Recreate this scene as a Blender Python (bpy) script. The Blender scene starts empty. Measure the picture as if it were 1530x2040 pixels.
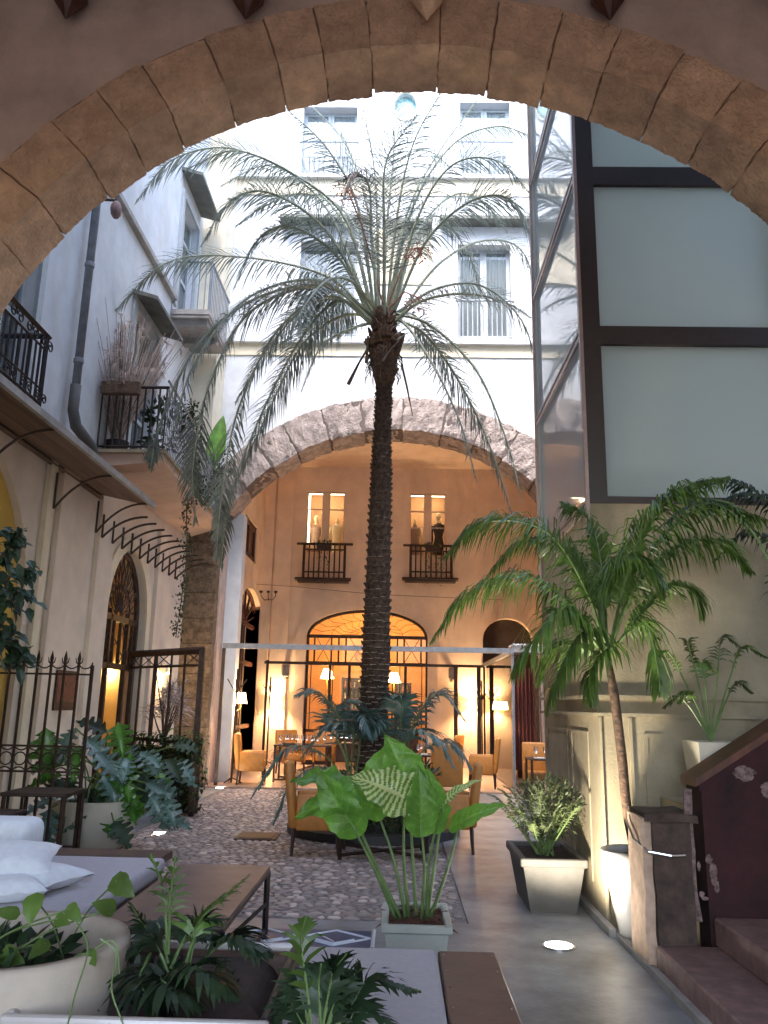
import bpy, bmesh, math, random
from mathutils import Vector, Matrix, noise
from mathutils.geometry import tessellate_polygon
R = math.radians
rnd = random.Random(7)
sc = bpy.context.scene
col = sc.collection
# ---------------------------------------------------------------- camera
CAMF, TH, YA, RO = 1620.0, R(13.37), R(1.24), R(1.15)
CAMP = Vector((0, 0, 1.6))
CM = Matrix.Rotation(YA, 3, 'Z') @ Matrix.Rotation(math.pi/2+TH, 3, 'X') @ Matrix.Rotation(RO, 3, 'Z')
cd = bpy.data.cameras.new('camera'); cam = bpy.data.objects.new('camera', cd); col.objects.link(cam)
cam.matrix_world = Matrix.Translation(CAMP) @ CM.to_4x4()
cd.sensor_fit = 'VERTICAL'; cd.sensor_height = 36; cd.lens = 36*CAMF/2040; cd.clip_end = 500; cd.clip_start = .05
sc.camera = cam
# ---------------------------------------------------------------- sky, sun, exposure
w = bpy.data.worlds.new('World'); sc.world = w; w.use_nodes = True
nt = w.node_tree; bg = nt.nodes['Background']; sky = nt.nodes.new('ShaderNodeTexSky')
sky.sky_type = 'NISHITA'; sky.sun_disc = False; sky.sun_elevation = R(58); sky.sun_rotation = R(195)
sky.air_density = 1.0; sky.dust_density = 2.2; sky.ozone_density = 1.0
nt.links.new(sky.outputs[0], bg.inputs[0]); bg.inputs[1].default_value = 0.15
sl = bpy.data.lights.new('sun', 'SUN'); sun = bpy.data.objects.new('sun', sl); col.objects.link(sun)
sl.energy = .5; sl.angle = R(30); sl.color = (1, .98, .96)
sun.rotation_euler = (R(32), 0, R(-15))
sc.view_settings.view_transform = 'Standard'; sc.view_settings.look = 'None'
sc.view_settings.exposure = 3.22; sc.view_settings.gamma = 1
sc.view_settings.use_curve_mapping = False
try:
    sc.cycles.use_denoising = True; sc.cycles.max_bounces = 10; sc.cycles.diffuse_bounces = 6
    sc.cycles.glossy_bounces = 4; sc.cycles.transparent_max_bounces = 24; sc.cycles.sample_clamp_indirect = 6
    sc.cycles.caustics_reflective = False; sc.cycles.caustics_refractive = False
except Exception: pass

def A(px, py, X=None, Y=None, Z=None):
    d = CM @ Vector(((px-765)/CAMF, -(py-1020)/CAMF, -1))
    t = (X-CAMP.x)/d.x if X is not None else (Y-CAMP.y)/d.y if Y is not None else (Z-CAMP.z)/d.z
    return CAMP + d*t
# ---------------------------------------------------------------- materials
def mat(name, c, rough=.7, var=.12, scale=6., bump=0., bscale=40., c2=None, metal=0., stretch=(1,1,1), rand=0., attr=False, spec=.5, stain=None, sscale=1.2, coat=0., sheen=0., trans=0.):
    m = bpy.data.materials.new(name); m.use_nodes = True; n = m.node_tree.nodes; l = m.node_tree.links
    b = n['Principled BSDF']; b.inputs['Roughness'].default_value = rough; b.inputs['Metallic'].default_value = metal
    b.inputs['Specular IOR Level'].default_value = spec; b.inputs['Coat Weight'].default_value = coat
    if sheen: b.inputs['Sheen Weight'].default_value = sheen
    tc = n.new('ShaderNodeTexCoord'); mp = n.new('ShaderNodeMapping'); mp.inputs['Scale'].default_value = stretch
    l.new(tc.outputs['Object'], mp.inputs[0])
    nz = n.new('ShaderNodeTexNoise'); nz.inputs['Scale'].default_value = scale; nz.inputs['Detail'].default_value = 7; nz.inputs['Roughness'].default_value = .62
    l.new(mp.outputs[0], nz.inputs[0])
    cr = n.new('ShaderNodeValToRGB'); c2 = c2 or tuple(v*(1-var*2.2) for v in c)
    cr.color_ramp.elements[0].position = .32; cr.color_ramp.elements[1].position = .68
    cr.color_ramp.elements[0].color = (*c2, 1); cr.color_ramp.elements[1].color = (*[min(1, v*(1+var*.5)) for v in c], 1)
    l.new(nz.outputs[0], cr.inputs[0]); out = cr.outputs[0]
    if stain:
        n2 = n.new('ShaderNodeTexNoise'); n2.inputs['Scale'].default_value = sscale; n2.inputs['Detail'].default_value = 8; n2.inputs['Roughness'].default_value = .7
        mp2 = n.new('ShaderNodeMapping'); mp2.inputs['Scale'].default_value = (1, 1, .35); l.new(tc.outputs['Object'], mp2.inputs[0]); l.new(mp2.outputs[0], n2.inputs[0])
        r2 = n.new('ShaderNodeValToRGB'); r2.color_ramp.elements[0].position = .52; r2.color_ramp.elements[1].position = .75
        r2.color_ramp.elements[0].color = (0,0,0,1); r2.color_ramp.elements[1].color = (.75,.75,.75,1)
        l.new(n2.outputs[0], r2.inputs[0]); mx = n.new('ShaderNodeMixRGB'); l.new(r2.outputs[0], mx.inputs[0]); l.new(out, mx.inputs[1]); mx.inputs[2].default_value = (*stain, 1); out = mx.outputs[0]
    if rand:
        oi = n.new('ShaderNodeObjectInfo'); mr = n.new('ShaderNodeMapRange'); mr.inputs[3].default_value = 1-rand; mr.inputs[4].default_value = 1+rand
        l.new(oi.outputs['Random'], mr.inputs[0]); mm = n.new('ShaderNodeVectorMath'); mm.operation = 'SCALE'; l.new(out, mm.inputs[0]); l.new(mr.outputs[0], mm.inputs['Scale']); out = mm.outputs[0]
    if attr:
        at_ = n.new('ShaderNodeAttribute'); at_.attribute_name = 'Col'; mx = n.new('ShaderNodeMixRGB'); mx.blend_type = 'MULTIPLY'; mx.inputs[0].default_value = 1
        l.new(out, mx.inputs[1]); l.new(at_.outputs['Color'], mx.inputs[2]); out = mx.outputs[0]
    l.new(out, b.inputs['Base Color'])
    if trans:
        tr = n.new('ShaderNodeBsdfTranslucent'); ms = n.new('ShaderNodeMixShader'); ms.inputs[0].default_value = trans
        l.new(out, tr.inputs[0]); l.new(b.outputs[0], ms.inputs[1]); l.new(tr.outputs[0], ms.inputs[2]); l.new(ms.outputs[0], n['Material Output'].inputs[0])
    if bump:
        n3 = n.new('ShaderNodeTexNoise'); n3.inputs['Scale'].default_value = bscale; n3.inputs['Detail'].default_value = 6; l.new(mp.outputs[0], n3.inputs[0])
        bp = n.new('ShaderNodeBump'); bp.inputs['Strength'].default_value = bump; bp.inputs['Distance'].default_value = .02
        l.new(n3.outputs[0], bp.inputs['Height']); l.new(bp.outputs[0], b.inputs['Normal'])
    return m
def emat(name, c, s):
    m = bpy.data.materials.new(name); m.use_nodes = True; n = m.node_tree.nodes
    b = n['Principled BSDF']; b.inputs['Base Color'].default_value = (.8, .75, .6, 1); b.inputs['Emission Color'].default_value = (*c, 1); b.inputs['Emission Strength'].default_value = s
    return m
def glass(name, tint=(.9,.95,.95), clear=.85, rough=.02, ior=1.5):
    m = bpy.data.materials.new(name); m.use_nodes = True; n = m.node_tree.nodes; l = m.node_tree.links
    n.remove(n['Principled BSDF']); t = n.new('ShaderNodeBsdfTransparent'); t.inputs[0].default_value = (*tint, 1)
    d = n.new('ShaderNodeBsdfDiffuse'); d.inputs[0].default_value = (.6,.65,.65,1); g = n.new('ShaderNodeBsdfGlossy'); g.inputs['Roughness'].default_value = rough
    f = n.new('ShaderNodeFresnel'); f.inputs[0].default_value = ior; a = n.new('ShaderNodeMixShader'); a.inputs[0].default_value = clear
    l.new(d.outputs[0], a.inputs[1]); l.new(t.outputs[0], a.inputs[2]); b = n.new('ShaderNodeMixShader'); l.new(f.outputs[0], b.inputs[0]); l.new(a.outputs[0], b.inputs[1]); l.new(g.outputs[0], b.inputs[2])
    l.new(b.outputs[0], n['Material Output'].inputs[0]); return m
def frost(name, c, tr=.55, rough=.35, ior=1.45, clearmix=0.):
    m = bpy.data.materials.new(name); m.use_nodes = True; n = m.node_tree.nodes; l = m.node_tree.links
    b = n['Principled BSDF']; b.inputs['Base Color'].default_value = (*c, 1); b.inputs['Roughness'].default_value = rough; b.inputs['IOR'].default_value = ior
    t = n.new('ShaderNodeBsdfTranslucent'); t.inputs[0].default_value = (*c, 1); a = n.new('ShaderNodeMixShader'); a.inputs[0].default_value = tr
    l.new(b.outputs[0], a.inputs[1]); l.new(t.outputs[0], a.inputs[2]); o = a
    if clearmix:
        g = n.new('ShaderNodeBsdfGlossy'); g.inputs['Roughness'].default_value = .03; f = n.new('ShaderNodeFresnel'); f.inputs[0].default_value = 1.9
        o = n.new('ShaderNodeMixShader'); l.new(f.outputs[0], o.inputs[0]); l.new(a.outputs[0], o.inputs[1]); l.new(g.outputs[0], o.inputs[2])
    l.new(o.outputs[0], n['Material Output'].inputs[0]); return m
M = dict(
 white=mat('white_plaster', (.62,.64,.66), .85, .07, 2.5, .2, 60, stain=(.50,.46,.41), sscale=.8),
 cream=mat('cream_plaster', (.70,.605,.505), .85, .07, 2.0, .15, 60, stain=(.55,.46,.38), sscale=.8),
 portico=mat('portico_plaster', (.78,.62,.48), .85, .07, 2.0, .15, 60, stain=(.45,.34,.28), sscale=.8),
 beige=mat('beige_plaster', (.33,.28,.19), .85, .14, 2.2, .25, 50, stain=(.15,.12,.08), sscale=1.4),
 yellow=mat('yellow_plaster', (.78,.60,.28), .85, .08, 2.0, .15, 60, stain=(.66,.47,.2)),
 yband=mat('pale_yellow_band', (.74,.66,.50), .85, .06, 3.0, .1, 60),
 darkwood=mat('door_boards', (.42,.17,.085), .6, .3, 6., .1, 30, stretch=(1,6,.3)),
 ocre=mat('ochre_plaster', (.62,.40,.08), .85, .1, 1.6, .15, 40),
 passage=mat('passage_plaster', (.62,.47,.38), .9, .15, 1.6, .35, 14, stain=(.40,.32,.23), sscale=1.6),
 sand=mat('sandstone', (.68,.45,.29), .92, .16, 5., 1.2, 30, rand=.10, stain=(.44,.28,.19), sscale=3.2),
 tufa=mat('tufa_stone', (.36,.295,.265), .95, .25, 5., 1.5, 22, rand=.16, stain=(.17,.125,.105), sscale=6.),
 pillar=mat('brown_tufa', (.20,.14,.09), .95, .3, 9., 1.2, 30, rand=.12, stain=(.13,.09,.06), sscale=4.),
 mortar=mat('mortar', (.36,.235,.16), .95, .2, 20., .5, 60),
 iron=mat('dark_iron', (.035,.026,.024), .5, .2, 20., metal=.3),
 rust=mat('brown_iron', (.055,.03,.022), .55, .3, 12., metal=.2),
 lead=mat('grey_lead', (.23,.25,.28), .5, .15, 8.),
 frameD=mat('tower_frame', (.032,.022,.022), .45, .1, 30.),
 frameC=mat('copper_grey_frame', (.36,.28,.27), .4, .1, 20., metal=.3),
 wood=mat('dark_red_wood', (.11,.035,.018), .5, .3, 8., .1, 30, stretch=(1,1,.15)),
 winw=mat('grey_window_frame', (.42,.46,.48), .55, .08, 10.),
 curtain=mat('net_curtain', (.34,.38,.41), .9, .15, 4., stretch=(9,9,.3)),
 slab=mat('grey_slab', (.36,.34,.32), .85, .15, 4., .2, 30),
 hood=mat('dark_green_grey_slab', (.16,.165,.145), .8, .2, 4., .2, 30),
 soffit=mat('terrace_soffit', (.58,.42,.33), .85, .1, 2., .2, 40, stain=(.5,.33,.22)),
 canopyw=mat('canopy_boards', (.17,.10,.07), .7, .2, 5., .3, 14, stretch=(1,.15,1)),
 pane=glass('pane_glass', (.85,.92,.94), .8), clear=glass('screen_glass', (.96,.97,.97), .98, ior=1.22),
 frost=frost('frosted_green_glass', (.66,.69,.65), .78), frostb=frost('side_glass', (.66,.76,.79), .6, clearmix=1),
 teal=mat('teal_stained_glass', (.25,.5,.52), .2, .3, 14., rand=.1),
 trunk=mat('palm_trunk', (.095,.060,.043), .95, .4, 20., 1.0, 60, rand=.3), trunktip=mat('palm_boot_tip', (.30,.23,.18), .95, .3, 20.),
 fibre=mat('palm_fibre', (.12,.062,.036), .95, .4, 30., 1., 50),
 frond=mat('palm_leaf', (.185,.225,.19), .36, .25, 5., rand=.25, trans=.38), rach=mat('palm_rachis', (.27,.30,.21), .5, .2, 8., rand=.15),
 dead=mat('dead_palm_leaf', (.16,.12,.11), .9, .3, 8.), fruit=mat('palm_fruit', (.30,.09,.045), .6, .3, 20.),
 blue=mat('blue_green_leaf', (.085,.155,.14), .35, .2, 5., rand=.2, trans=.15),
 green=mat('green_leaf', (.12,.22,.045), .36, .25, 6., rand=.3, trans=.4), bright=mat('bright_green_leaf', (.17,.38,.055), .40, .22, 5., rand=.2, trans=.4, bump=.5, bscale=22, attr=True),
 pale=mat('pale_veined_leaf', (.42,.50,.22), .42, .1, 14., rand=.1, trans=.25, bump=.5, bscale=25, attr=True),
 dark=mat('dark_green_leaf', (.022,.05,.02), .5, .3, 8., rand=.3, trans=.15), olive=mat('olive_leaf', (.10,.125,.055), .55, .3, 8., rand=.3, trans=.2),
 monst=mat('monstera_leaf', (.08,.24,.035), .28, .2, 5., rand=.2, trans=.3, spec=.6, attr=True), philo=mat('blue_philodendron_leaf', (.11,.20,.17), .32, .2, 5., rand=.2, trans=.15, attr=True),
 dry=mat('dry_grass', (.60,.47,.41), .9, .25, 12., rand=.15), stem=mat('green_stem', (.13,.21,.07), .5, .2, 10.), bstem=mat('brown_stem', (.13,.075,.045), .8, .3, 20., .5),
 soil=mat('soil', (.035,.02,.014), .95, .4, 30., 1., 50), litter=mat('brown_litter', (.14,.05,.03), .9, .4, 30.),
 marble=mat('grey_marble', (.27,.285,.31), .42, .3, 1.6, .12, 24, stain=(.31,.30,.30), sscale=1.9),
 mortar2=mat('dark_joint', (.13,.10,.09), .95, .2, 20., .5, 60),
 bed=mat('pebble_mortar', (.27,.235,.225), .9, .2, 20., .3, 60),
 cob=mat('cobble_stone', (.34,.295,.28), .5, .12, 20., .2, 60, attr=True), 
 navy=mat('navy_tile', (.045,.075,.15), .35, .15, 10.), wtile=mat('white_tile_line', (.62,.66,.72), .4, .05, 10.),
 purple=mat('mauve_grey_fabric', (.33,.315,.37), .9, .06, 30., .2, 300, sheen=.3), whitef=mat('white_fabric', (.74,.79,.84), .9, .05, 20., .25, 200, sheen=.3),
 boardw=mat('brown_leather_board', (.10,.055,.048), .45, .15, 8., .1, 60), tabletop=mat('bench_brown_top', (.17,.115,.11), .4, .2, 4., .05, 40),
 pinkstep=mat('worn_red_stone', (.25,.155,.145), .7, .2, 8., .2, 30, stain=(.14,.07,.065), sscale=4),
 maroon=mat('maroon_paint', (.036,.006,.009), .85, .35, 4., .2, 20), chip=mat('bare_plaster_chip', (.22,.15,.145), .9, .35, 30.),
 postb=mat('brown_stone_post', (.075,.048,.038), .85, .3, 7., .6, 24, stain=(.07,.05,.04), sscale=3), postl=mat('lit_edge_and_grille', (.50,.36,.27), .85, .15, 10., .5, 40),  # postl: pale tone carries spotlight on the post edge, also colours speaker grilles
 potc=mat('cream_pot', (.58,.54,.45), .6, .05, 5.), potg=mat('grey_resin_planter', (.10,.095,.088), .7, .1, 6., .1, 60), potgr=mat('pale_green_planter', (.40,.43,.38), .6, .06, 8.),
 potw=mat('white_gloss_pot', (.42,.41,.40), .25, .04, 5., coat=.3), potb=mat('big_beige_pot', (.44,.39,.325), .8, .06, 9., .1, 90), terr=mat('terracotta', (.30,.14,.09), .8, .2, 8.), black=mat('black_plastic', (.015,.013,.014), .5, .1, 8.),
 tan=mat('mustard_leather', (.44,.175,.03), .5, .1, 14., .1, 60), legw=mat('dark_chair_leg', (.035,.014,.012), .4, .2, 10.), brownleg=mat('brown_leg', (.12,.045,.03), .5, .2, 10.),
 cloth=mat('white_tablecloth', (.72,.68,.62), .8, .04, 10.), glassw=glass('wine_glass', (.97,.97,.97), .9), silver=mat('silver', (.6,.6,.6), .25, .1, 10., metal=.9),
 skin=mat('mannequin', (.78,.68,.45), .5, .04, 10.), pinkc=mat('pink_cloth', (.75,.16,.36), .8, .2, 20.), lace=mat('lace_cloth', (.55,.38,.28), .9, .4, 60.), brownc=mat('brown_cloth', (.045,.026,.022), .8, .2, 20.),
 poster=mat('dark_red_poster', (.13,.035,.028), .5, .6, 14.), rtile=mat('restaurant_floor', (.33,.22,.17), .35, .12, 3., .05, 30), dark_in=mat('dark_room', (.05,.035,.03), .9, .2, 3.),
 redcur=mat('dark_red_curtain', (.10,.02,.02), .8, .3, 6., stretch=(8,8,.3)), brass=mat('brass', (.55,.36,.14), .35, .1, 10., metal=.8), string=mat('string', (.25,.15,.1), .8, .1, 10.),
 letter=mat('white_letters', (.85,.8,.72), .5, .02, 10.),
 shade=emat('lamp_shade', (1., .62, .26), 3.2), spot=emat('floor_spot_glass', (1., .93, .8), 22.), shopglow=emat('shop_tube', (1., .82, .55), 1.3), sconce=emat('sconce_glow', (1., .7, .3), 2.),
 warmwall=mat('warm_room_wall', (.62,.42,.25), .85, .1, 2.), lead2=mat('pale_grey_rail', (.42,.45,.48), .5, .1, 8.),
 bottle=mat('bottle_glass', (.15,.17,.06), .15, .3, 10., rand=.5), pinkwall=mat('rendered_jamb', (.55,.42,.36), .9, .12, 5., .4, 30),
)
# ---------------------------------------------------------------- mesh helper
WL = {}
class MB:
    def __init__(s): s.v = []; s.f = []; s.m = []; s.c = []; s.mi = 0; s.cc = None
    def add(s, vs, fs):
        o = len(s.v); s.v += [Vector(p) for p in vs]
        for f in fs: s.f.append([i+o for i in f]); s.m.append(s.mi); s.c.append(s.cc)
        return s
    def box(s, a, b):
        x0, y0, z0 = a; x1, y1, z1 = b
        return s.add([(x0,y0,z0),(x1,y0,z0),(x1,y1,z0),(x0,y1,z0),(x0,y0,z1),(x1,y0,z1),(x1,y1,z1),(x0,y1,z1)],
            [(3,2,1,0),(4,5,6,7),(0,1,5,4),(1,2,6,5),(2,3,7,6),(3,0,4,7)])
    def hexa(s, p):  # 8 points
        return s.add(p, [(3,2,1,0),(4,5,6,7),(0,1,5,4),(1,2,6,5),(2,3,7,6),(3,0,4,7)])
    def rbox(s, a, b, r=.03, n=3):   # box with rounded edges
        a, b = Vector(a), Vector(b); c = (a+b)/2; h = (b-a)/2; r = min(r, h.x*.98, h.y*.98, h.z*.98)
        N = 2*n+2; sides = []
        pts = []; idx = {}
        bm = bmesh.new(); bmesh.ops.create_cube(bm, size=2)
        for v in bm.verts: v.co = Vector((v.co.x*h.x, v.co.y*h.y, v.co.z*h.z))
        bmesh.ops.bevel(bm, geom=bm.edges[:]+bm.verts[:], offset=r, segments=n, profile=.5, affect='EDGES')
        for v in bm.verts: v.co += c
        bm.verts.index_update(); s.add([v.co.copy() for v in bm.verts], [[v.index for v in f.verts] for f in bm.faces]); bm.free(); return s
    def tube(s, pts, r, n=6, cap=True):
        pts = [Vector(p) for p in pts]; rs = r if isinstance(r, (list, tuple)) else [r]*len(pts)
        o = len(s.v); up = None
        for i, p in enumerate(pts):
            t = (pts[min(i+1, len(pts)-1)] - pts[max(i-1, 0)])
            t = t.normalized() if t.length > 1e-9 else Vector((0,0,1))
            if up is None: up = t.orthogonal().normalized()
            up = (up - t*up.dot(t)); up = up.normalized() if up.length > 1e-6 else t.orthogonal().normalized()
            bn = t.cross(up)
            for k in range(n):
                a = 2*math.pi*k/n + (math.pi/4 if n == 4 else 0); s.v.append(p + (up*math.cos(a) + bn*math.sin(a))*rs[i])
        def F(f): s.f.append(f); s.m.append(s.mi); s.c.append(s.cc)
        for i in range(len(pts)-1):
            for k in range(n): F([o+i*n+k, o+i*n+(k+1)%n, o+(i+1)*n+(k+1)%n, o+(i+1)*n+k])
        if cap: F([o+k for k in range(n)][::-1]); F([o+(len(pts)-1)*n+k for k in range(n)])
        return s
    def bar(s, a, b, w=.02): return s.tube([a, b], w*.7071, 4)
    def lathe(s, c, prof, n=20, cap=False):
        c = Vector(c); o = len(s.v)
        for r, z in prof:
            for k in range(n): a = 2*math.pi*k/n; s.v.append(c + Vector((r*math.cos(a), r*math.sin(a), z)))
        for i in range(len(prof)-1):
            for k in range(n): s.f.append([o+i*n+k, o+i*n+(k+1)%n, o+(i+1)*n+(k+1)%n, o+(i+1)*n+k]); s.m.append(s.mi); s.c.append(s.cc)
        if cap: s.f.append([o+(len(prof)-1)*n+k for k in range(n)]); s.m.append(s.mi); s.c.append(s.cc)
        return s
    def grid(s, fn, nu, nv):
        o = len(s.v)
        for i in range(nu+1):
            for j in range(nv+1): s.v.append(Vector(fn(i/nu, j/nv)))
        for i in range(nu):
            for j in range(nv): s.f.append([o+i*(nv+1)+j, o+(i+1)*(nv+1)+j, o+(i+1)*(nv+1)+j+1, o+i*(nv+1)+j+1]); s.m.append(s.mi); s.c.append(s.cc)
        return s
    def ball(s, c, r, n=8, sc_=(1,1,1)):
        c = Vector(c)
        return s.grid(lambda u, v: c+Vector((r*sc_[0]*math.sin(math.pi*u)*math.cos(2*math.pi*v), r*sc_[1]*math.sin(math.pi*u)*math.sin(2*math.pi*v), r*sc_[2]*math.cos(math.pi*u))), n//2+1, n)
    def plate(s, loops, t0, t1, fr):   # polygon with holes, thickness from t0 to t1 ; fr(u,v,w)->xyz
        flat = [p for lp in loops for p in lp]
        tris = tessellate_polygon([[Vector((p[0], p[1], 0)) for p in lp] for lp in loops])
        s.add([fr(u, v, t0) for u, v in flat], [tuple(t) for t in tris])
        s.add([fr(u, v, t1) for u, v in flat], [tuple(t)[::-1] for t in tris])
        for lp in loops:
            n = len(lp); s.add([fr(u, v, t0) for u, v in lp]+[fr(u, v, t1) for u, v in lp], [(i, (i+1) % n, n+(i+1) % n, n+i) for i in range(n)])
        return s
    def build(s, name, m, parent=None, local=False, smooth=False, fix=False, shade=None):
        me = bpy.data.meshes.new(name)
        off = Vector((0,0,0)) if (local or parent is None) else WL.get(parent.as_pointer(), Vector((0,0,0)))
        me.from_pydata([tuple(p-off) for p in s.v], [], s.f)
        for mm in (m if isinstance(m, (list, tuple)) else [m]): me.materials.append(M[mm] if isinstance(mm, str) else mm)
        if any(s.m): me.polygons.foreach_set('material_index', s.m)
        if smooth: me.polygons.foreach_set('use_smooth', [True]*len(me.polygons))
        if any(c is not None for c in s.c):
            ca = me.color_attributes.new('Col', 'FLOAT_COLOR', 'CORNER'); buf = []
            for p in me.polygons: buf += list(s.c[p.index] or (1,1,1,1))*p.loop_total
            ca.data.foreach_set('color', buf)
        if fix:
            bm = bmesh.new(); bm.from_mesh(me); bmesh.ops.recalc_face_normals(bm, faces=bm.faces); bm.to_mesh(me); bm.free()
        me.update()
        o = bpy.data.objects.new(name, me); col.objects.link(o)
        if parent: o.parent = parent; WL[o.as_pointer()] = off
        return o
def thing(name, label, cat, loc=(0,0,0), rz=0, group=None):
    o = bpy.data.objects.new(name, None); o.empty_display_size = .1; col.objects.link(o); o.location = loc; o.rotation_euler = (0,0,rz)
    o['label'] = label; o['category'] = cat; WL[o.as_pointer()] = Vector(loc)
    if group: o['group'] = group
    return o
def tag(o, label, cat, group=None, kind=None):
    o['label'] = label; o['category'] = cat
    if group: o['group'] = group
    if kind: o['kind'] = kind
    return o
def struct(o): o['kind'] = 'structure'; return o
def stuff(o, label=None, cat=None):
    o['kind'] = 'stuff'
    if label: o['label'] = label
    if cat: o['category'] = cat
    return o
def copy_tree(o, label=None, loc=None, rz=None, parent=None):
    c = o.copy(); col.objects.link(c); c.parent = parent
    if label: c['label'] = label
    if loc is not None: c.location = loc
    if rz is not None: c.rotation_euler = (0,0,rz)
    for ch in [x for x in list(o.children)]: copy_tree(ch, parent=c)
    return c
def recenter(root, loc):   # keep world geometry, used before copying world built things
    pass
FX = lambda u, v, w: Vector((u, w, v))      # frontal wall: u = x, v = z, w = y
SX = lambda u, v, w: Vector((w, u, v))      # side wall: u = y, v = z, w = x
def rect(a, b, c, d): return [(a, b), (c, b), (c, d), (a, d)]
def archloop(u0, u1, v0, vs, rise=None, n=18):  # rectangle with elliptic head
    c = (u0+u1)/2; h = (u1-u0)/2; rise = rise or h
    return [(u0, v0), (u1, v0)] + [(c+h*math.cos(math.pi*k/n), vs+rise*math.sin(math.pi*k/n)) for k in range(n+1)]
def arcpts(c, r, a0, a1, n): return [(c[0]+r*math.sin(R(a0+(a1-a0)*k/n)), c[1]+r*math.cos(R(a0+(a1-a0)*k/n))) for k in range(n+1)]
# ---------------------------------------------------------------- foliage helpers
def spline(P, n):
    P = [Vector(p) for p in P]; Q = [P[0]*2-P[1]] + P + [P[-1]*2-P[-2]]; out = []
    for i in range(1, len(Q)-2):
        for k in range(n if i < len(Q)-3 else n+1):
            t = k/n; a, b, c, d = Q[i-1], Q[i], Q[i+1], Q[i+2]
            out.append(.5*((2*b)+(c-a)*t+(2*a-5*b+4*c-d)*t*t+(3*b-a-3*c+d)*t**3))
    return out
def frondmesh(P, L=.55, wd=.028, n=60, droop=.5, start=.16, r0=.022, ang=(62, 28), lift=.15, jit=.12, segs=2, rr=None, lmi=0, rmi=1, vfold=False):
    rr = rr or rnd; mb = MB(); C = spline(P, 8); N = len(C)-1
    mb.mi = rmi; mb.tube(C, [r0*(1-.85*i/N)+.002 for i in range(N+1)], 5); mb.mi = lmi
    for i in range(n):
        t = start+(1-start)*(i+.5)/n; f = t*N; k = min(int(f), N-1); p = C[k].lerp(C[k+1], f-k)
        T = (C[k+1]-C[k]).normalized(); S = T.cross(Vector((0,0,1)))
        if S.length < .15: S = T.cross(Vector((0,1,.2)))
        S.normalize(); U = S.cross(T).normalized()
        q = (t-start)/(1-start); ll = L*(math.sin(math.pi*min(1, .12+q*.93))**.6*.8+.2)*(1-.45*q)
        for sg in (-1, 1):
            a = R(ang[0]+(ang[1]-ang[0])*q + rr.uniform(-7, 7)); l_ = ll*rr.uniform(1-jit*1.5, 1+jit)
            d = T*math.cos(a)+S*sg*math.sin(a)+U*(lift+rr.uniform(-jit, jit)); d.normalize()
            d2 = (d+Vector((0,0,-droop*rr.uniform(.6, 1.4)))).normalized(); d3 = (d2+Vector((0,0,-droop*rr.uniform(.6,1.4)))).normalized()
            W = d.cross(U+S*sg*.3); W = (W.normalized()+T*rr.uniform(-.2,.2)).normalized()*wd*.5*rr.uniform(.8,1.2)
            p1 = p+d*l_*.3; p2 = p1+d2*l_*.38; p3 = p2+d3*l_*.32
            mb.add([p-W*.5, p+W*.5, p1+W, p1-W, p2+W*.8, p2-W*.8, p3], [(0,1,2,3), (3,2,4,5), (5,4,6)])
    return mb
def leafmesh(mb, base, d, up, L, Wd, kind='ovate', ruffle=0., curl=.3, nu=12, nv=6, rr=None, fold=.15, gap=0, veins=None, nvein=8, vw=.3):
    rr = rr or rnd; d = Vector(d).normalized(); S = d.cross(Vector(up)).normalized(); U = S.cross(d); base = Vector(base); ph = rr.uniform(0, 6)
    def prof(t):
        if kind == 'heart': return (math.sin(math.pi*min(1, t*1.0+.0)**.62)**.8)*(1-.25*t)
        if kind == 'split': return math.sin(math.pi*(t*.96+.03)**.7)**.7
        if kind == 'lance': return math.sin(math.pi*(t*.97+.02)**.8)
        return math.sin(math.pi*(t*.97+.02)**.75)**.85
    def fn(u, v):
        s_ = (v-.5)*2; w_ = prof(u)*Wd*.5
        if kind == 'split' and abs(s_) > .3:
            w_ *= 1-.62*(abs(s_)-.3)/.7*(1 if (math.sin(u*math.pi*9+ph) > .25) else 0)
        x = u*L
        if kind == 'heart': w_ *= 1+.05*math.sin(u*21+ph+(3 if s_ > 0 else 0))+.035*math.sin(u*47+ph*2+(2 if s_ > 0 else 0)); x -= abs(s_)**1.5*.26*L*(1-u)**2
        if kind == 'split': x += abs(s_)*.12*L
        z = -curl*L*u*u + abs(s_)*w_*fold*2 + ruffle*math.sin(u*19+ph+s_*3)*abs(s_)**1.5*Wd
        return base+d*x+S*(s_*w_)+U*z
    f0 = len(mb.f); mb.grid(fn, nu, nv)
    if veins:
        cb, cv = veins
        for i in range(nu):
            for j in range(nv):
                s_ = abs((j+.5)/nv*2-1); u = (i+.5)/nu; k = (u*nvein-s_*2.4) % 1.0
                mb.c[f0+i*nv+j] = (*cv, 1) if (s_ < 1.6/nv or k < vw) else (*[q*(.9+.2*s_) for q in cb], 1)
    return mb
def dirv(az, el): return Vector((math.cos(R(az))*math.cos(R(el)), math.sin(R(az))*math.cos(R(el)), math.sin(R(el))))
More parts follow.
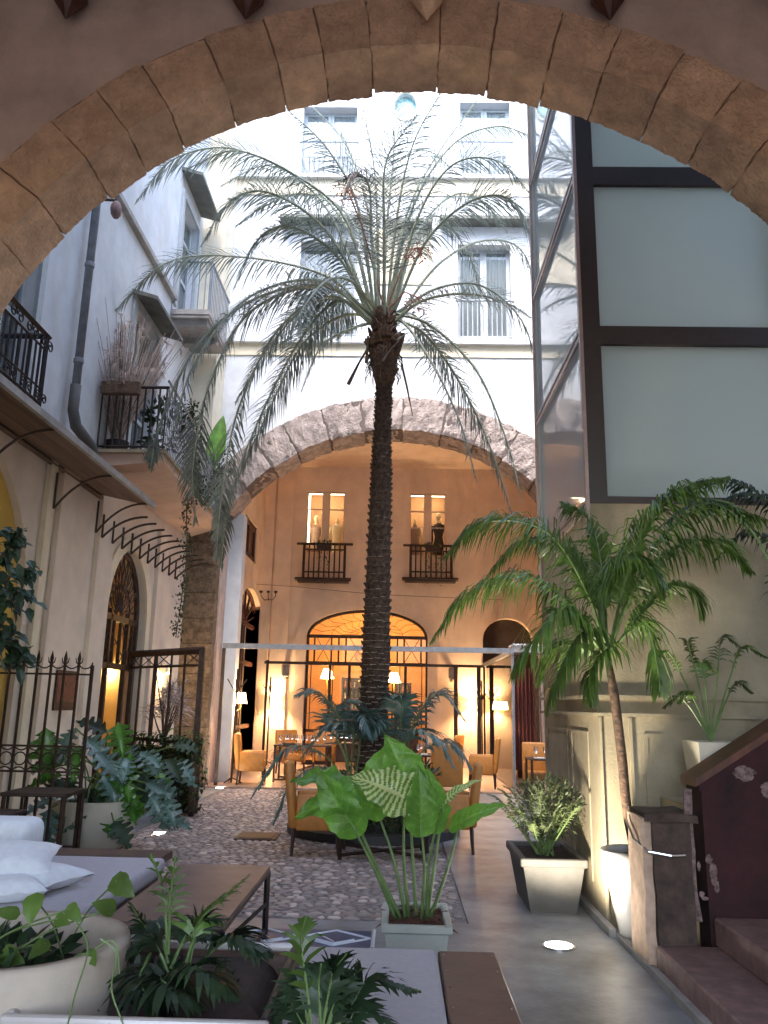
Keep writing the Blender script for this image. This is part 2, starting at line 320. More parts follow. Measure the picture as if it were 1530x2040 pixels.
def bushmesh(c, rad, n, L=.08, W=.04, rr=None, up=.3):
    rr = rr or rnd; mb = MB(); c = Vector(c)
    for i in range(n):
        v = Vector((rr.gauss(0,1), rr.gauss(0,1), rr.gauss(0,1))).normalized()*rr.uniform(.35, 1)**.6
        p = c+Vector((v.x*rad[0], v.y*rad[1], v.z*rad[2])); d = (v+Vector((rr.uniform(-.7,.7), rr.uniform(-.7,.7), rr.uniform(-.6, .6)+up))).normalized()
        S = d.cross(Vector((rr.uniform(-1,1), rr.uniform(-1,1), 1))).normalized(); l_ = L*rr.uniform(.6,1.3); w_ = W*.5*rr.uniform(.7,1.2)
        mb.add([p, p+d*l_*.45+S*w_, p+d*l_, p+d*l_*.45-S*w_], [(0,1,2,3)])
    return mb
# ================================================================ GROUND
g = MB().box((-40,-20,-.3),(40,60,-.06)); struct(g.build('ground', 'bed'))
pv = MB(); pv.plate([[(-4.7,-6),(5.2,-6),(5.2,16.3),(.56,16.3),(.56,6.74),(-3.3,6.74),(-3.3,16.3),(-4.7,16.3)]], -.06, 0, lambda u,v,w: Vector((u,v,w)))
struct(pv.build('marble_path', 'marble', fix=True))
fl = MB().box((-3.3,6.745,-.055),(.555,16.3,-.012)); cobf = struct(fl.build('cobbled_floor', 'bed'))
# pebbles : rows with jitter
def pebble(mb, c, a, b, h, rot, rr, n=7, flat=.45):
    o = []; ph = rr.uniform(0, 6); ks = [rr.uniform(.82, 1.1) for _ in range(n)]
    for lay, (s_, z) in enumerate(((1, -h), (1.0, 0), (.72, h*.8))):
        for k in range(n):
            t = 2*math.pi*k/n; x = math.cos(t)*a*s_*ks[k]; y = math.sin(t)*b*s_*ks[k]
            o.append((c[0]+x*math.cos(rot)-y*math.sin(rot), c[1]+x*math.sin(rot)+y*math.cos(rot), c[2]+z))
    f = [(l*n+k, l*n+(k+1)%n, (l+1)*n+(k+1)%n, (l+1)*n+k) for l in range(2) for k in range(n)] + [tuple(2*n+k for k in range(n))]
    mb.add(o, f)
pal = [(1,.97,.94),(1.15,1.12,1.1),(1.5,1.45,1.42),(.78,.77,.8),(.62,.6,.64),(.95,.84,.78),(1.1,1.0,.95),(.75,.68,.66),(1,.95,.94),(.88,.86,.88),(1.75,1.7,1.68),(.68,.67,.73)]
rr = random.Random(3); peb = []
y = 6.80
while y < 16.25:
    dy = rr.uniform(.06, .095); x = -3.25+rr.uniform(0, .08)
    while x < .52:
        wd_ = rr.uniform(.06, .14); cx, cy = x+wd_/2, y+dy/2+rr.uniform(-.012,.012)
        if not ((cx+.3)**2+(cy-11.25)**2 < 1.1**2) and cx < .5: peb.append((cx, cy, wd_/2*.93, dy/2*1.02, rr.uniform(-.35,.35)))
        x += wd_
    y += dy*.94
seen = sorted([p for p in peb if p[0] > -1.9 or p[1] > 8.5], key=lambda p: p[1])
first = set(id(p) for p in seen[:300])
rest = MB(); pm = []
pebm = []
for v in range(8):
    mb = MB(); mb.cc = (*pal[v % len(pal)], 1); pebble(mb, (0,0,0), 1, .62+.1*(v%3), .22, 0, rr, 8)
    me = bpy.data.meshes.new('cobble'); me.from_pydata([tuple(q) for q in mb.v], [], mb.f); me.materials.append(M['cob'])
    ca = me.color_attributes.new('Col', 'FLOAT_COLOR', 'CORNER'); ca.data.foreach_set('color', list(mb.cc)*len(me.loops)); pebm.append(me)
pebm2 = []
for v in range(24):
    me = pebm[v % 8].copy(); c_ = pal[v % len(pal)]; k = rr.uniform(.85, 1.1); me.color_attributes['Col'].data.foreach_set('color', [c_[0]*k, c_[1]*k, c_[2]*k, 1]*len(me.loops)); pebm2.append(me)
for p in peb:
    if id(p) in first:
        o = bpy.data.objects.new('cobble', rr.choice(pebm2)); col.objects.link(o); o.parent = cobf
        o.location = (p[0], p[1], -.006); o.scale = (p[2], p[3]/.72, .032); o.rotation_euler = (0, 0, p[4]*.6)
    else:
        k = rr.uniform(.85, 1.15); c_ = rr.choice(pal); rest.cc = (c_[0]*k, c_[1]*k, c_[2]*k, 1); pebble(rest, (p[0], p[1], -.006+rr.uniform(-.003,.003)), p[2], p[3], .007, p[4], rr, 6)
stuff(rest.build('cobbles', 'cob', parent=cobf))
# manhole cover and diamond tile band
mh = tag(MB().box((-1.95,10.35,-.01),(-1.45,10.9,.012)).box((-1.90,10.40,.012),(-1.5,10.85,.018)).build('drain_cover', 'rust'), 'rusty square drain cover set in the cobbles beside the round bed', 'drain cover')
tb = struct(MB().box((-1.9,6.02,0),(-.17,6.44,.006)).build('tile_band', 'navy'))
zz = MB()
for i in range(4):
    cx = -.42-i*.5; hw, hh = .25, .19
    P = [(cx-hw,6.23),(cx,6.23+hh),(cx+hw,6.23),(cx,6.23-hh)]
    for a in range(4):
        p, q = P[a], P[(a+1) % 4]; zz.tube([(p[0],p[1],.007),(q[0],q[1],.007)], .009, 4)
    zz.tube([(cx-hw*.55,6.23-.04,.007),(cx,6.23-hh*.75,.007),(cx+hw*.55,6.23-.04,.007)], .009, 4); zz.tube([(cx-hw*.5,6.23+.1,.007),(cx,6.23+hh*1.0-.28,.007)], .004, 4)
zz.bar((-.15,6.0,.007),(-.15,6.46,.007),.018); zz.build('diamond_line', 'wtile', parent=tb)
# floor spots
def spot(px, py, label, r=.085, e=True):
    p = A(px, py, Z=0); t = thing('floor_spotlight', label, 'light', (p.x, p.y, .0), group='spotlights sunk in the courtyard floor')
    MB().lathe((0,0,0), [(r*1.25,.0),(r*1.25,.010),(r*1.02,.012),(r,.004)], 20).build('rim', 'silver', t, local=True)
    MB().lathe((0,0,.006), [(r,0),(.001,.004)], 20).build('lens', 'spot', t, local=True); return p
s1 = spot(1113,1886,'round floor spotlight glowing in the marble path beside the stair post', .095)
s2 = spot(318,1660,'floor spotlight in the cobbles near the cream bowl planter', .075)
s3 = spot(437,1571,'floor spotlight at the foot of the stone arch pillar', .07)
def light(name, loc, e, c=(1,.62,.28), size=.05, kind='POINT', rot=None, spot=60):
    l = bpy.data.lights.new(name, kind); l.energy = e; l.color = c
    if kind == 'POINT': l.shadow_soft_size = size
    if kind == 'SPOT': l.spot_size = R(spot); l.spot_blend = .6; l.shadow_soft_size = size
    o = bpy.data.objects.new(name, l); col.objects.link(o); o.location = loc
    if rot: o.rotation_euler = rot
    return o
light('spot_light', (s1.x, s1.y, .03), 62, (1,.88,.68), .09, 'SPOT', Vector((.42, 1.0, 1.55)).to_track_quat('-Z','Y').to_euler(), 105)
light('spot_light', (s2.x, s2.y, .03), 4, (1,.88,.7), .07, 'SPOT', (R(180), 0, 0), 100)
light('spot_light', (s3.x, s3.y, .03), 14, (1,.80,.62), .06, 'SPOT', (R(180+0), R(8), 0), 90)
# ================================================================ NEAR ARCH AND PASSAGE
NC, NRI, NRO, NY0, NY1 = (.14, 2.9), 3.68, 4.14, 5.30, 5.80
def voussoir(mb, C_, ri, ro, a0, a1, y0, y1, amp=.012, nu=10, nr=5, nd=6, edge=.03, sd=0, freq=5., rag=.02):
    # angular box : all six faces, displaced
    def P(a, r, y, on):
        ang = R(a0+(a1-a0)*a); rad = ri+(ro-ri)*r; p = Vector((C_[0]+rad*math.sin(ang), y0+(y1-y0)*y, C_[1]+rad*math.cos(ang)))
        q = p*freq+Vector((sd*3.1, sd*1.7, 0)); n_ = Vector((noise.noise(q), noise.noise(q+Vector((9,0,0))), noise.noise(q+Vector((0,9,0)))))
        q2 = q*4.3; n_ += .5*Vector((noise.noise(q2), noise.noise(q2+Vector((5,5,0))), noise.noise(q2+Vector((0,5,7))))); q3 = q*11; n_ += .55*Vector((noise.noise(q3), noise.noise(q3+Vector((5,5,0))), noise.noise(q3+Vector((0,5,7)))))
        # pull in corners
        cen = Vector((C_[0]+(ri+ro)/2*math.sin(R((a0+a1)/2)), (y0+y1)/2, C_[1]+(ri+ro)/2*math.cos(R((a0+a1)/2))))
        e = (abs(2*a-1) > .98) + (abs(2*r-1) > .98) + (abs(2*y-1) > .98)
        p = p+n_*amp
        if e > 1: p += (cen-p).normalized()*edge*(.35+abs(noise.noise(q*2.2))*1.6)*(1 if e == 2 else 1.5)
        return p
    F = [(lambda u,v: P(u,0,v,0), nu, nd), (lambda u,v: P(u,1,v,0), nu, nd), (lambda u,v: P(u,v,0,0), nu, nr), (lambda u,v: P(u,v,1,0), nu, nr), (lambda u,v: P(0,u,v,0), nr, nd), (lambda u,v: P(1,u,v,0), nr, nd)]
    for fn, a, b in F: mb.grid(fn, a, b)
    return mb
arch = thing('stone_arch', 'large worn sandstone arch framing the view from the dark passage', 'arch', (.14, 5.3, 0))
jp = [(20,480),(82,400),(175,317),(255,262),(340,220),(447,162),(555,130),(645,112),(740,100),(875,97),(980,102),(1095,120),(1200,150),(1312,192),(1410,250),(1500,310)]
ja = [math.degrees(math.atan2(A(x,y,Y=5.3).x-NC[0], A(x,y,Y=5.3).z-NC[1])) for x, y in jp]
ja = [-90,-82,-73,-64]+[ja[0]]+ja[1:]+[ja[-1]+7, ja[-1]+15, ja[-1]+24, ja[-1]+33]
ja[4] = (ja[3]+ja[5])/2
for i in range(len(ja)-1):
    hi = 1 if abs(ja[i]) < 62 else 0
    voussoir(MB(), NC, NRI+rnd.uniform(-.008,.014), NRO+rnd.uniform(-.02,.02), ja[i]+.035, ja[i+1]-.035, NY0-rnd.uniform(0,.018), NY1+rnd.uniform(0,.02), sd=i, amp=.013 if i > 10 else .009, nu=34 if hi else 8, nr=10, nd=14, edge=.006, freq=4).build('voussoir', 'sand', arch, fix=True)
mb = MB(); mb.plate([arcpts(NC, NRO-.03, -92, 92, 60)+arcpts(NC, NRI+.034, 92, -92, 60)], NY0+.028, NY1-.03, FX); mb.build('mortar_joint', 'mortar', arch, fix=True)
for sx in (-1, 1):
    for k in range(7):
        z0, z1 = k*.415, (k+1)*.415-.006; x0 = NC[0]+sx*NRI; x1 = NC[0]+sx*NRO
        MB().rbox((min(x0,x1), NY0, z0), (max(x0,x1), NY1, z1), .012, 1).build('jamb_stone', 'sand', arch)
# wall around the arch (thing) : inside face towards the passage, outside courtyard facade
aw = thing('arch_wall', 'brown plastered passage wall over the sandstone arch', 'wall', (0, 5.32, 0))
outer = [(NC[0]-NRO,0),(-4.95,0),(-4.95,16.5),(5.6,16.5),(5.6,0),(NC[0]+NRO,0)]
lp = outer+arcpts(NC, NRO, 90, -90, 60)
MB().plate([lp], NY0+.015, NY0+.25, FX).build('passage_plaster', 'passage', aw, fix=True)
MB().plate([lp], NY0+.25, NY1-.015, FX).build('courtyard_plaster', 'white', aw, fix=True)
pw = struct(MB().box((-5.2,-5,0),(-4.7,5.315,7.35)).box((5.0,-5,0),(5.4,5.315,7.35)).build('passage_side_wall', 'passage'))
struct(MB().box((-5.2,-5.4,0),(-3.6,-5,7.35)).box((3.4,-5.4,0),(5.4,-5,7.35)).box((-3.6,-5.4,5.8),(3.4,-5,7.35)).build('passage_back_wall', 'passage'))  # unseen behind the camera, opening sized for the daylight it lets in
struct(MB().box((-5.2,-5.4,7.35),(5.4,5.55,7.6)).build('passage_ceiling', 'passage'))
beamx = [-2.63+i*1.385 for i in range(-1, 6)]
for i, x in enumerate(beamx):
    b = thing('ceiling_beam', '', 'beam', (x, 0, 7.1), group='painted wooden beams under the passage ceiling')
    b['label'] = ['dark wooden ceiling beam far out over the left of the passage', 'ceiling beam whose dark pointed corbel is leftmost above the arch', 'ceiling beam whose dark pointed corbel is second from the left above the arch', 'ceiling beam with the orange brown pointed corbel over the crown of the arch', 'ceiling beam right of the arch crown, fourth along the passage', 'ceiling beam near the right haunch of the arch', 'last ceiling beam against the right passage wall'][i]
    MB().box((x-.11,-5,7.08),(x+.11,5.3,7.35)).build('timber', 'wood', b)
    mb = MB(); n = 8
    prof = [(.10,.0),(.12,-.06),(.085,-.13),(.045,-.20),(.006,-.27)]
    for k in range(len(prof)-1): pass
    mb.lathe((x, 5.15, 7.08), [(.15,.02),(.13,-.10),(.15,-.17),(.10,-.25),(.05,-.33),(.008,-.40)], 8, True); mb.build('corbel', M['sand'] if i == 3 else M['wood'], b, fix=True)
# ================================================================ REAR BUILDING
RY = 16.5; FC = (-.12, 3.0); FRI, FRO = 4.3, 5.05
rear = thing('rear_building', 'tall white courtyard building with yellow bands above a wide tufa stone arch', 'building', (0, RY, 0))
def WR(x0, x1, y0, y1): # window rect from pixels on rear facade
    p = A(x0, y0, Y=RY); q = A(x1, y1, Y=RY); return p.x, q.x, q.z, p.z
wins = [WR(600,708,482,676), WR(912,1020,488,680), WR(606,708,214,356), WR(916,1018,205,356)]
zA = math.sqrt(FRO**2-(4.43-.12)**2)+3.0; a0_ = -math.degrees(math.asin((4.43+FC[0])/FRO)); 
lp = [(-4.45, zA),(-4.45,18),(5.6,18),(5.6,0),(FC[0]+FRO,0)]+arcpts(FC, FRO, 90, a0_, 50)
ovals = [(A(808,512,Y=RY).x, A(808,512,Y=RY).z, .24, .36), (A(808,212,Y=RY).x, A(808,212,Y=RY).z, .26, .36)]
holes = [rect(x0, z0, x1, z1) for x0, x1, z0, z1 in wins]+[[(cx+a*math.cos(t*math.pi/10), cz+b*math.sin(t*math.pi/10)) for t in range(20)] for cx, cz, a, b in ovals]
MB().plate([lp]+holes, RY, RY+.45, FX).build('wall', 'white', rear, fix=True)
jj = [-64,-55,-46.5,-37,-29,-19,-9,1.5,12.5,22,31,42,52,62,72]
for i in range(len(jj)-1):
    voussoir(MB(), FC, FRI+rnd.uniform(-.03,.03), FRO+rnd.uniform(-.0,.03), jj[i]+.12, jj[i+1]-.12, RY-.07+rnd.uniform(0,.02), RY+.85, amp=.026, nu=14, nr=7, nd=6, edge=.025, sd=i+40, freq=4.5).build('arch_stone', 'tufa', rear, fix=True)
MB().plate([arcpts(FC, FRO-.03, -66, 74, 50)+arcpts(FC, FRI+.03, 74, -66, 50)], RY-.045, RY+.8, FX).build('mortar_joint', 'mortar2', rear, fix=True)
z = 0
for k, h in enumerate([.62,.5,.55,.48,.6,.5,.52,.56,.5,.5]):
    mb = MB(); c0, c1 = (-4.5, RY-.06, z), (-3.76, RY+.22, z+h-.012)
    def bx(mb, a, b, amp=.012, s=8):
        a, b = Vector(a), Vector(b)
        def D(p): q = p*6; return p+Vector((noise.noise(q), noise.noise(q+Vector((7,1,3))), noise.noise(q+Vector((2,9,1)))))*amp
        for ax in range(3):
            for e in (0, 1):
                def fn(u, v, ax=ax, e=e):
                    t = [u, v]; t.insert(ax, e); return D(Vector((a.x+(b.x-a.x)*t[0], a.y+(b.y-a.y)*t[1], a.z+(b.z-a.z)*t[2])))
                mb.grid(fn, s, s)
        return mb
    bx(mb, c0, c1, .02).build('pillar_stone', 'pillar', rear, fix=True); z += h
MB().box((-4.5,RY+.22,0),(-3.72,RY+.85,5.6)).build('jamb', 'pinkwall', rear)
MB().box((3.55,RY,0),(5.6,RY+.85,5.0)).build('right_pillar', 'white', rear)
def ledge(z, h, d, x0=-4.4, x1=5.5, m='white', name='string_course'): MB().box((x0,RY-d,z),(x1,RY+.01,z+h)).build(name, m, rear)
z1 = A(760,688,Y=RY).z; ledge(z1, .10, .14); ledge(z1-.27, .27, .03, m='yband', name='yellow_band')
z2 = A(760,360,Y=RY).z; ledge(z2, .09, .14); ledge(z2-.40, .40, .03, m='yband', name='yellow_band')
for (xa, xb, yy) in ((558,742,432),(762,862,440),(876,1062,434)):
    p, q = A(xa, yy, Y=RY-.3), A(xb, yy, Y=RY-.3)
    MB().box((p.x,RY-.34,p.z-.03),(q.x,RY,p.z+.05)).box((p.x+.06,RY-.25,p.z+.05),(q.x-.06,RY,p.z+.10)).build('hood_slab', 'hood', rear)
MB().box((A(762,0,Y=RY).x-.05,RY-.03,A(0,560,Y=RY).z),(A(862,0,Y=RY).x+.02,RY+.0,A(0,452,Y=RY).z)).build('yellow_panel', 'yband', rear)
def fwindow(x0, x1, z0, z1, y, parent, fm='winw', rail=True, deep=.22, ncross=1, glow=None, toprow=0):
    f = MB(); t = .075; m_ = (x0+x1)/2
    for a, b in ((x0, x0+t),(x1-t, x1),(m_-.07, m_-.004),(m_+.004, m_+.07)): f.box((a,y+deep,z0),(b,y+deep+.06,z1))
    for a, b in ((x0+t, m_-.07),(m_+.07, x1-t)):
        f.box((a,y+deep,z0),(b,y+deep+.055,z0+.22)); f.box((a,y+deep,z1-t),(b,y+deep+.055,z1))
        if toprow: f.box((a,y+deep,z1-toprow),(b,y+deep+.05,z1-toprow+.05))
    fr_ = f.build('window', fm, parent)
    for a, b in ((x0+t, m_-.07),(m_+.07, x1-t)):
        MB().box((a,y+deep+.02,z0+.22),(b,y+deep+.028,z1-t)).build('pane', 'pane', fr_)
        if not glow:
            cu = MB(); n = 24; cu.grid(lambda u, v: (a+(b-a)*u, y+deep+.13+.02*math.sin(u*40+a*9), z0+(z1-z0)*v), n, 1); cu.build('curtain', 'curtain', fr_)
    if not glow: MB().box((x0,y+deep+.2,z0),(x1,y+.44,z1)).build('room_shade', 'curtain', fr_)
    if rail:
        h = .95; rl = MB(); rl.bar((x0-.06,y-.03,z0+h),(x1+.06,y-.03,z0+h),.035); rl.bar((x0-.02,y-.03,z0+.08),(x1+.02,y-.03,z0+.08),.02)
        n = 11
        for k in range(n+1): xx = x0+(x1-x0)*k/n; rl.bar((xx,y-.03,z0+.08),(xx,y-.03,z0+h),.016)
        rl.build('railing', 'lead2', parent)
    s_ = MB().box((x0-.1,y-.02,z1+.0),(x1+.1,y+.0,z1+.12)).box((x0-.1,y-.02,z0),(x0,y,z1)).box((x1,y-.02,z0),(x1+.1,y,z1)).build('surround', 'white', parent)
for x0, x1, z0, z1_ in wins: fwindow(x0, x1, z0, z1_, RY, rear)
for cx, cz, a, b in ovals:
    rg = MB(); rg.tube([(cx+(a+.03)*math.cos(t*math.pi/12), RY-.01, cz+(b+.03)*math.sin(t*math.pi/12)) for t in range(25)], .035, 6, False); f = rg.build('oval_window', 'yband', rear)
    MB().add([(cx+a*1.05*math.cos(t*math.pi/10), RY+.12, cz+b*1.05*math.sin(t*math.pi/10)) for t in range(20)], [tuple(range(20))]).build('pane', 'teal', f)
# portico interior
PY1 = 22.5; PXL, PXR, PZ = -3.85, 4.0, 8.25
p1_, p2_ = A(609,1300,Y=PY1), A(852,1300,Y=PY1); dx0, dx1 = p1_.x, p2_.x; dtop = A(720,1214,Y=PY1).z
zb = A(720,1268,Y=PY1).z   # springing transom
dark = A(962,1300,Y=PY1).x, A(1062,1300,Y=PY1).x, A(1010,1232,Y=PY1).z
bw = [(A(611,0,Y=PY1).x, A(684,0,Y=PY1).x), (A(815,0,Y=PY1).x, A(887,0,Y=PY1).x)]; bw = []
for xa, xb, yt, yb in ((613,684,979,1100),(817,888,983,1106)):
    p, q = A(xa, yt, Y=PY1), A(xb, yb, Y=PY1); bw.append((p.x, q.x, q.z-.02, p.z))
holes = [archloop(dx0, dx1, .02, zb, dtop-zb), archloop(dark[0], dark[1], .02, dark[2]-.6, .6)]+[rect(x0, z0, x1, z1_) for x0, x1, z0, z1_ in bw]
MB().plate([rect(PXL-.3, 0, PXR+.3, PZ+.2)]+holes, PY1, PY1+.4, FX).build('portico_back_wall', 'portico', rear, fix=True)
ld = (A(0,1200,X=PXL)); 
# left portico wall with door arch and window
dl0, dl1 = A(470,1300,X=PXL).y, A(517,1330,X=PXL).y; dlt = A(487,1160,X=PXL).z
wl0, wl1 = A(488,1050,X=PXL), A(509,1130,X=PXL)
MB().plate([rect(RY+.85, 0, PY1, PZ), archloop(dl0, dl1, .02, dlt-.9, .9), rect(wl0.y, A(500,1115,X=PXL).z, wl1.y, A(500,1035,X=PXL).z)], PXL-.35, PXL, SX).build('portico_side_wall', 'portico', rear, fix=True)
MB().box((PXL-.6, RY+.85, 0),(PXL-.5, PY1, PZ)).build('room_shade', 'redcur', rear)
MB().box((PXR, RY+.85, 0),(PXR+.3, PY1, PZ)).build('portico_side_wall', 'portico', rear)
MB().box((PXL-.3,RY+.85,PZ),(PXR+.3,PY1+.1,PZ+.2)).build('portico_ceiling', 'portico', rear)
MB().box((PXL-.3,RY+.9,.01),(PXR+.3,PY1+4.5,.03)).box((-3.7,16.3,-.05),(5.5,RY+.9,.03)).build('portico_floor', 'rtile', rear)
for xa in (A(545,0,Y=PY1).x,): pass
# pilasters
for a, b, y_, m in ((-3.72,-3.42,RY+.75,'white'),): MB().box((a, y_-.0, 0),(b, y_+.35, 5.6)).build('pilaster', m, rear)
xp0, xp1 = A(541,1200,Y=PY1).x, A(577,1200,Y=PY1).x
MB().box((PXL,PY1-.12,0),(xp0-.02,PY1-.002,PZ)).box((xp0+.03,PY1-.06,0),(xp1,PY1-.002,PZ)).build('pilaster', 'portico', rear)
# archivolt moulding around the central door
cxd = (dx0+dx1)/2; hd = (dx1-dx0)/2
mb = MB(); mb.plate([archloop(dx0-.28, dx1+.28, .02, zb, dtop-zb+.3), archloop(dx0, dx1, .03, zb, dtop-zb)[0:2]+archloop(dx0, dx1, .03, zb, dtop-zb)[2:]], PY1-.05, PY1-.002, FX); mb.build('door_surround', 'portico', rear, fix=True)
# dark doorway
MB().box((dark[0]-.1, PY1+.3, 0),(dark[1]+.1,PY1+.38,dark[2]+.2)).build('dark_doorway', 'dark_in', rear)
# central glazed iron door
dr = MB(); yv = PY1+.12; z3 = A(700,1322,Y=PY1).z
def hb(mb, z, t=.08): mb.box((dx0,yv,z-t/2),(dx1,yv+.07,z+t/2))
hb(dr, zb, .09); hb(dr, z3, .10); 
arcP = [(cxd+(hd-.03)*math.cos(math.pi*k/24), yv+.03, zb+(dtop-zb-.03)*math.sin(math.pi*k/24)) for k in range(25)]; dr.tube(arcP, .05, 6)
for fx, zt in ((0,zb),(.985,zb),(.19,z3),(.81,z3),(.35,z3),(.66,z3)):
    x = dx0+(dx1-dx0)*fx; dr.box((x,yv,.03),(x+.075,yv+.06,zt))
for fx in (.06,.20,.26,.32,.68,.745,.80,.94): x = dx0+(dx1-dx0)*fx; dr.box((x,yv+.01,z3),(x+.045,yv+.05,zb))
for fx in (.045,.225,.775,.955): x = dx0+(dx1-dx0)*fx; dr.box((x-.012,yv+.01,.9),(x+.012,yv+.04,z3))
for i in range(4):
    xa, xb = dx0+(dx1-dx0)*(.08,.35,.5,.8)[i], dx0+(dx1-dx0)*(.2,.5,.66,.94)[i]; dr.bar((xa,yv+.02,z3),(xb,yv+.02,zb),.012); dr.bar((xa,yv+.02,zb),(xb,yv+.02,z3),.012)
dr.box((dx0,yv,.86),(dx0+(dx1-dx0)*.2,yv+.05,.94)); dr.box((dx0+(dx1-dx0)*.82,yv,.86),(dx1,yv+.05,.94)); dr.box((dx0,yv,.03),(dx0+(dx1-dx0)*.2,yv+.04,.14))
dor = dr.build('glazed_door', 'rust', rear)
fan = MB()
for k in range(1, 12):
    a = math.pi*k/12; c = Vector((cxd, yv+.02, zb+.03)); d_ = Vector((math.cos(a)*(hd-.08), 0, math.sin(a)*(dtop-zb-.06)))
    w1 = Vector((-math.sin(a)*.07,0,math.cos(a)*.05)); fan.tube([c+d_*.16, c+d_*.45+w1, c+d_*.62-w1, c+d_*.8+w1, c+d_], .007, 4)
for q in (.3, .62): fan.tube([(cxd+(hd-.08)*q*math.cos(math.pi*k/24), yv+.02, zb+.03+(dtop-zb-.06)*q*math.sin(math.pi*k/24)) for k in range(25)], .006, 4)
fan.build('fanlight_iron', 'rust', dor)
MB().plate([archloop(dx0,dx1,.05,zb,dtop-zb-.02)], yv+.025, yv+.033, FX).build('pane', 'clear', dor, fix=True)
def text(s, loc, size, m, parent, rot=(math.pi/2,0,0), ext=.004, mirror=False, name='lettering'):
    cu = bpy.data.curves.new('lettering', 'FONT'); cu.body = s; cu.size = size; cu.extrude = ext; cu.align_x = 'CENTER'
    t = bpy.data.objects.new('tmp', cu); col.objects.link(t); bpy.context.view_layer.update(); me = bpy.data.meshes.new_from_object(t); bpy.data.objects.remove(t)
    me.transform(Matrix.Translation(Vector(loc)-WL[parent.as_pointer()]) @ Matrix.Rotation(rot[2],4,'Z') @ Matrix.Rotation(rot[0],4,'X') @ Matrix.Diagonal((-1 if mirror else 1,1,1,1)))
    me.materials.clear(); me.materials.append(M[m]); o = bpy.data.objects.new(name, me); col.objects.link(o); o.parent = parent; WL[o.as_pointer()] = WL[parent.as_pointer()]; return o
gp = A(716,1318,Y=yv-.02); text('G', (gp.x,yv-.02,gp.z), .36, 'letter', dor)
# left portico door (iron) and window
ml = MB(); 
for yy in (dl0+.04, (dl0+dl1)/2, dl1-.04, dl0+.5*(dl1-dl0)-.25): ml.box((PXL-.2,yy-.035,.03),(PXL-.14,yy+.035,dlt-.9))
for zz_ in (.1,1.0,2.6,dlt-.9): ml.box((PXL-.2,dl0,zz_-.05),(PXL-.14,dl1,zz_+.05))
ml.tube([(PXL-.17,(dl0+dl1)/2+(dl1-dl0)/2*.97*math.cos(math.pi*k/18),dlt-.9+.87*math.sin(math.pi*k/18)) for k in range(19)], .05, 6)
for k in range(1,8): a = math.pi*k/8; ml.bar((PXL-.17,(dl0+dl1)/2,dlt-.9),(PXL-.17,(dl0+dl1)/2+(dl1-dl0)/2*.95*math.cos(a),dlt-.9+.85*math.sin(a)),.03)
sd_ = ml.build('side_door', 'wood', rear)
MB().plate([archloop(dl0,dl1,.05,dlt-.9,.88)], PXL-.19, PXL-.18, SX).build('pane', 'pane', sd_, fix=True)
MB().plate([archloop(dl0,dl1,.05,dlt-.9,.9)], PXL-.33, PXL-.31, SX).build('door_boards', 'darkwood', sd_, fix=True)
wz0, wz1 = A(500,1115,X=PXL).z, A(500,1035,X=PXL).z
MB().box((PXL-.1,wl0.y,wz0),(PXL-.04,wl0.y+.12,wz1)).box((PXL-.1,wl1.y-.12,wz0),(PXL-.04,wl1.y,wz1)).box((PXL-.1,wl0.y,wz0),(PXL-.04,wl1.y,wz0+.15)).box((PXL-.1,wl0.y,wz1-.15),(PXL-.04,wl1.y,wz1)).box((PXL-.1,(wl0.y+wl1.y)/2-.06,wz0),(PXL-.04,(wl0.y+wl1.y)/2+.06,wz1)).build('window', 'wood', rear)
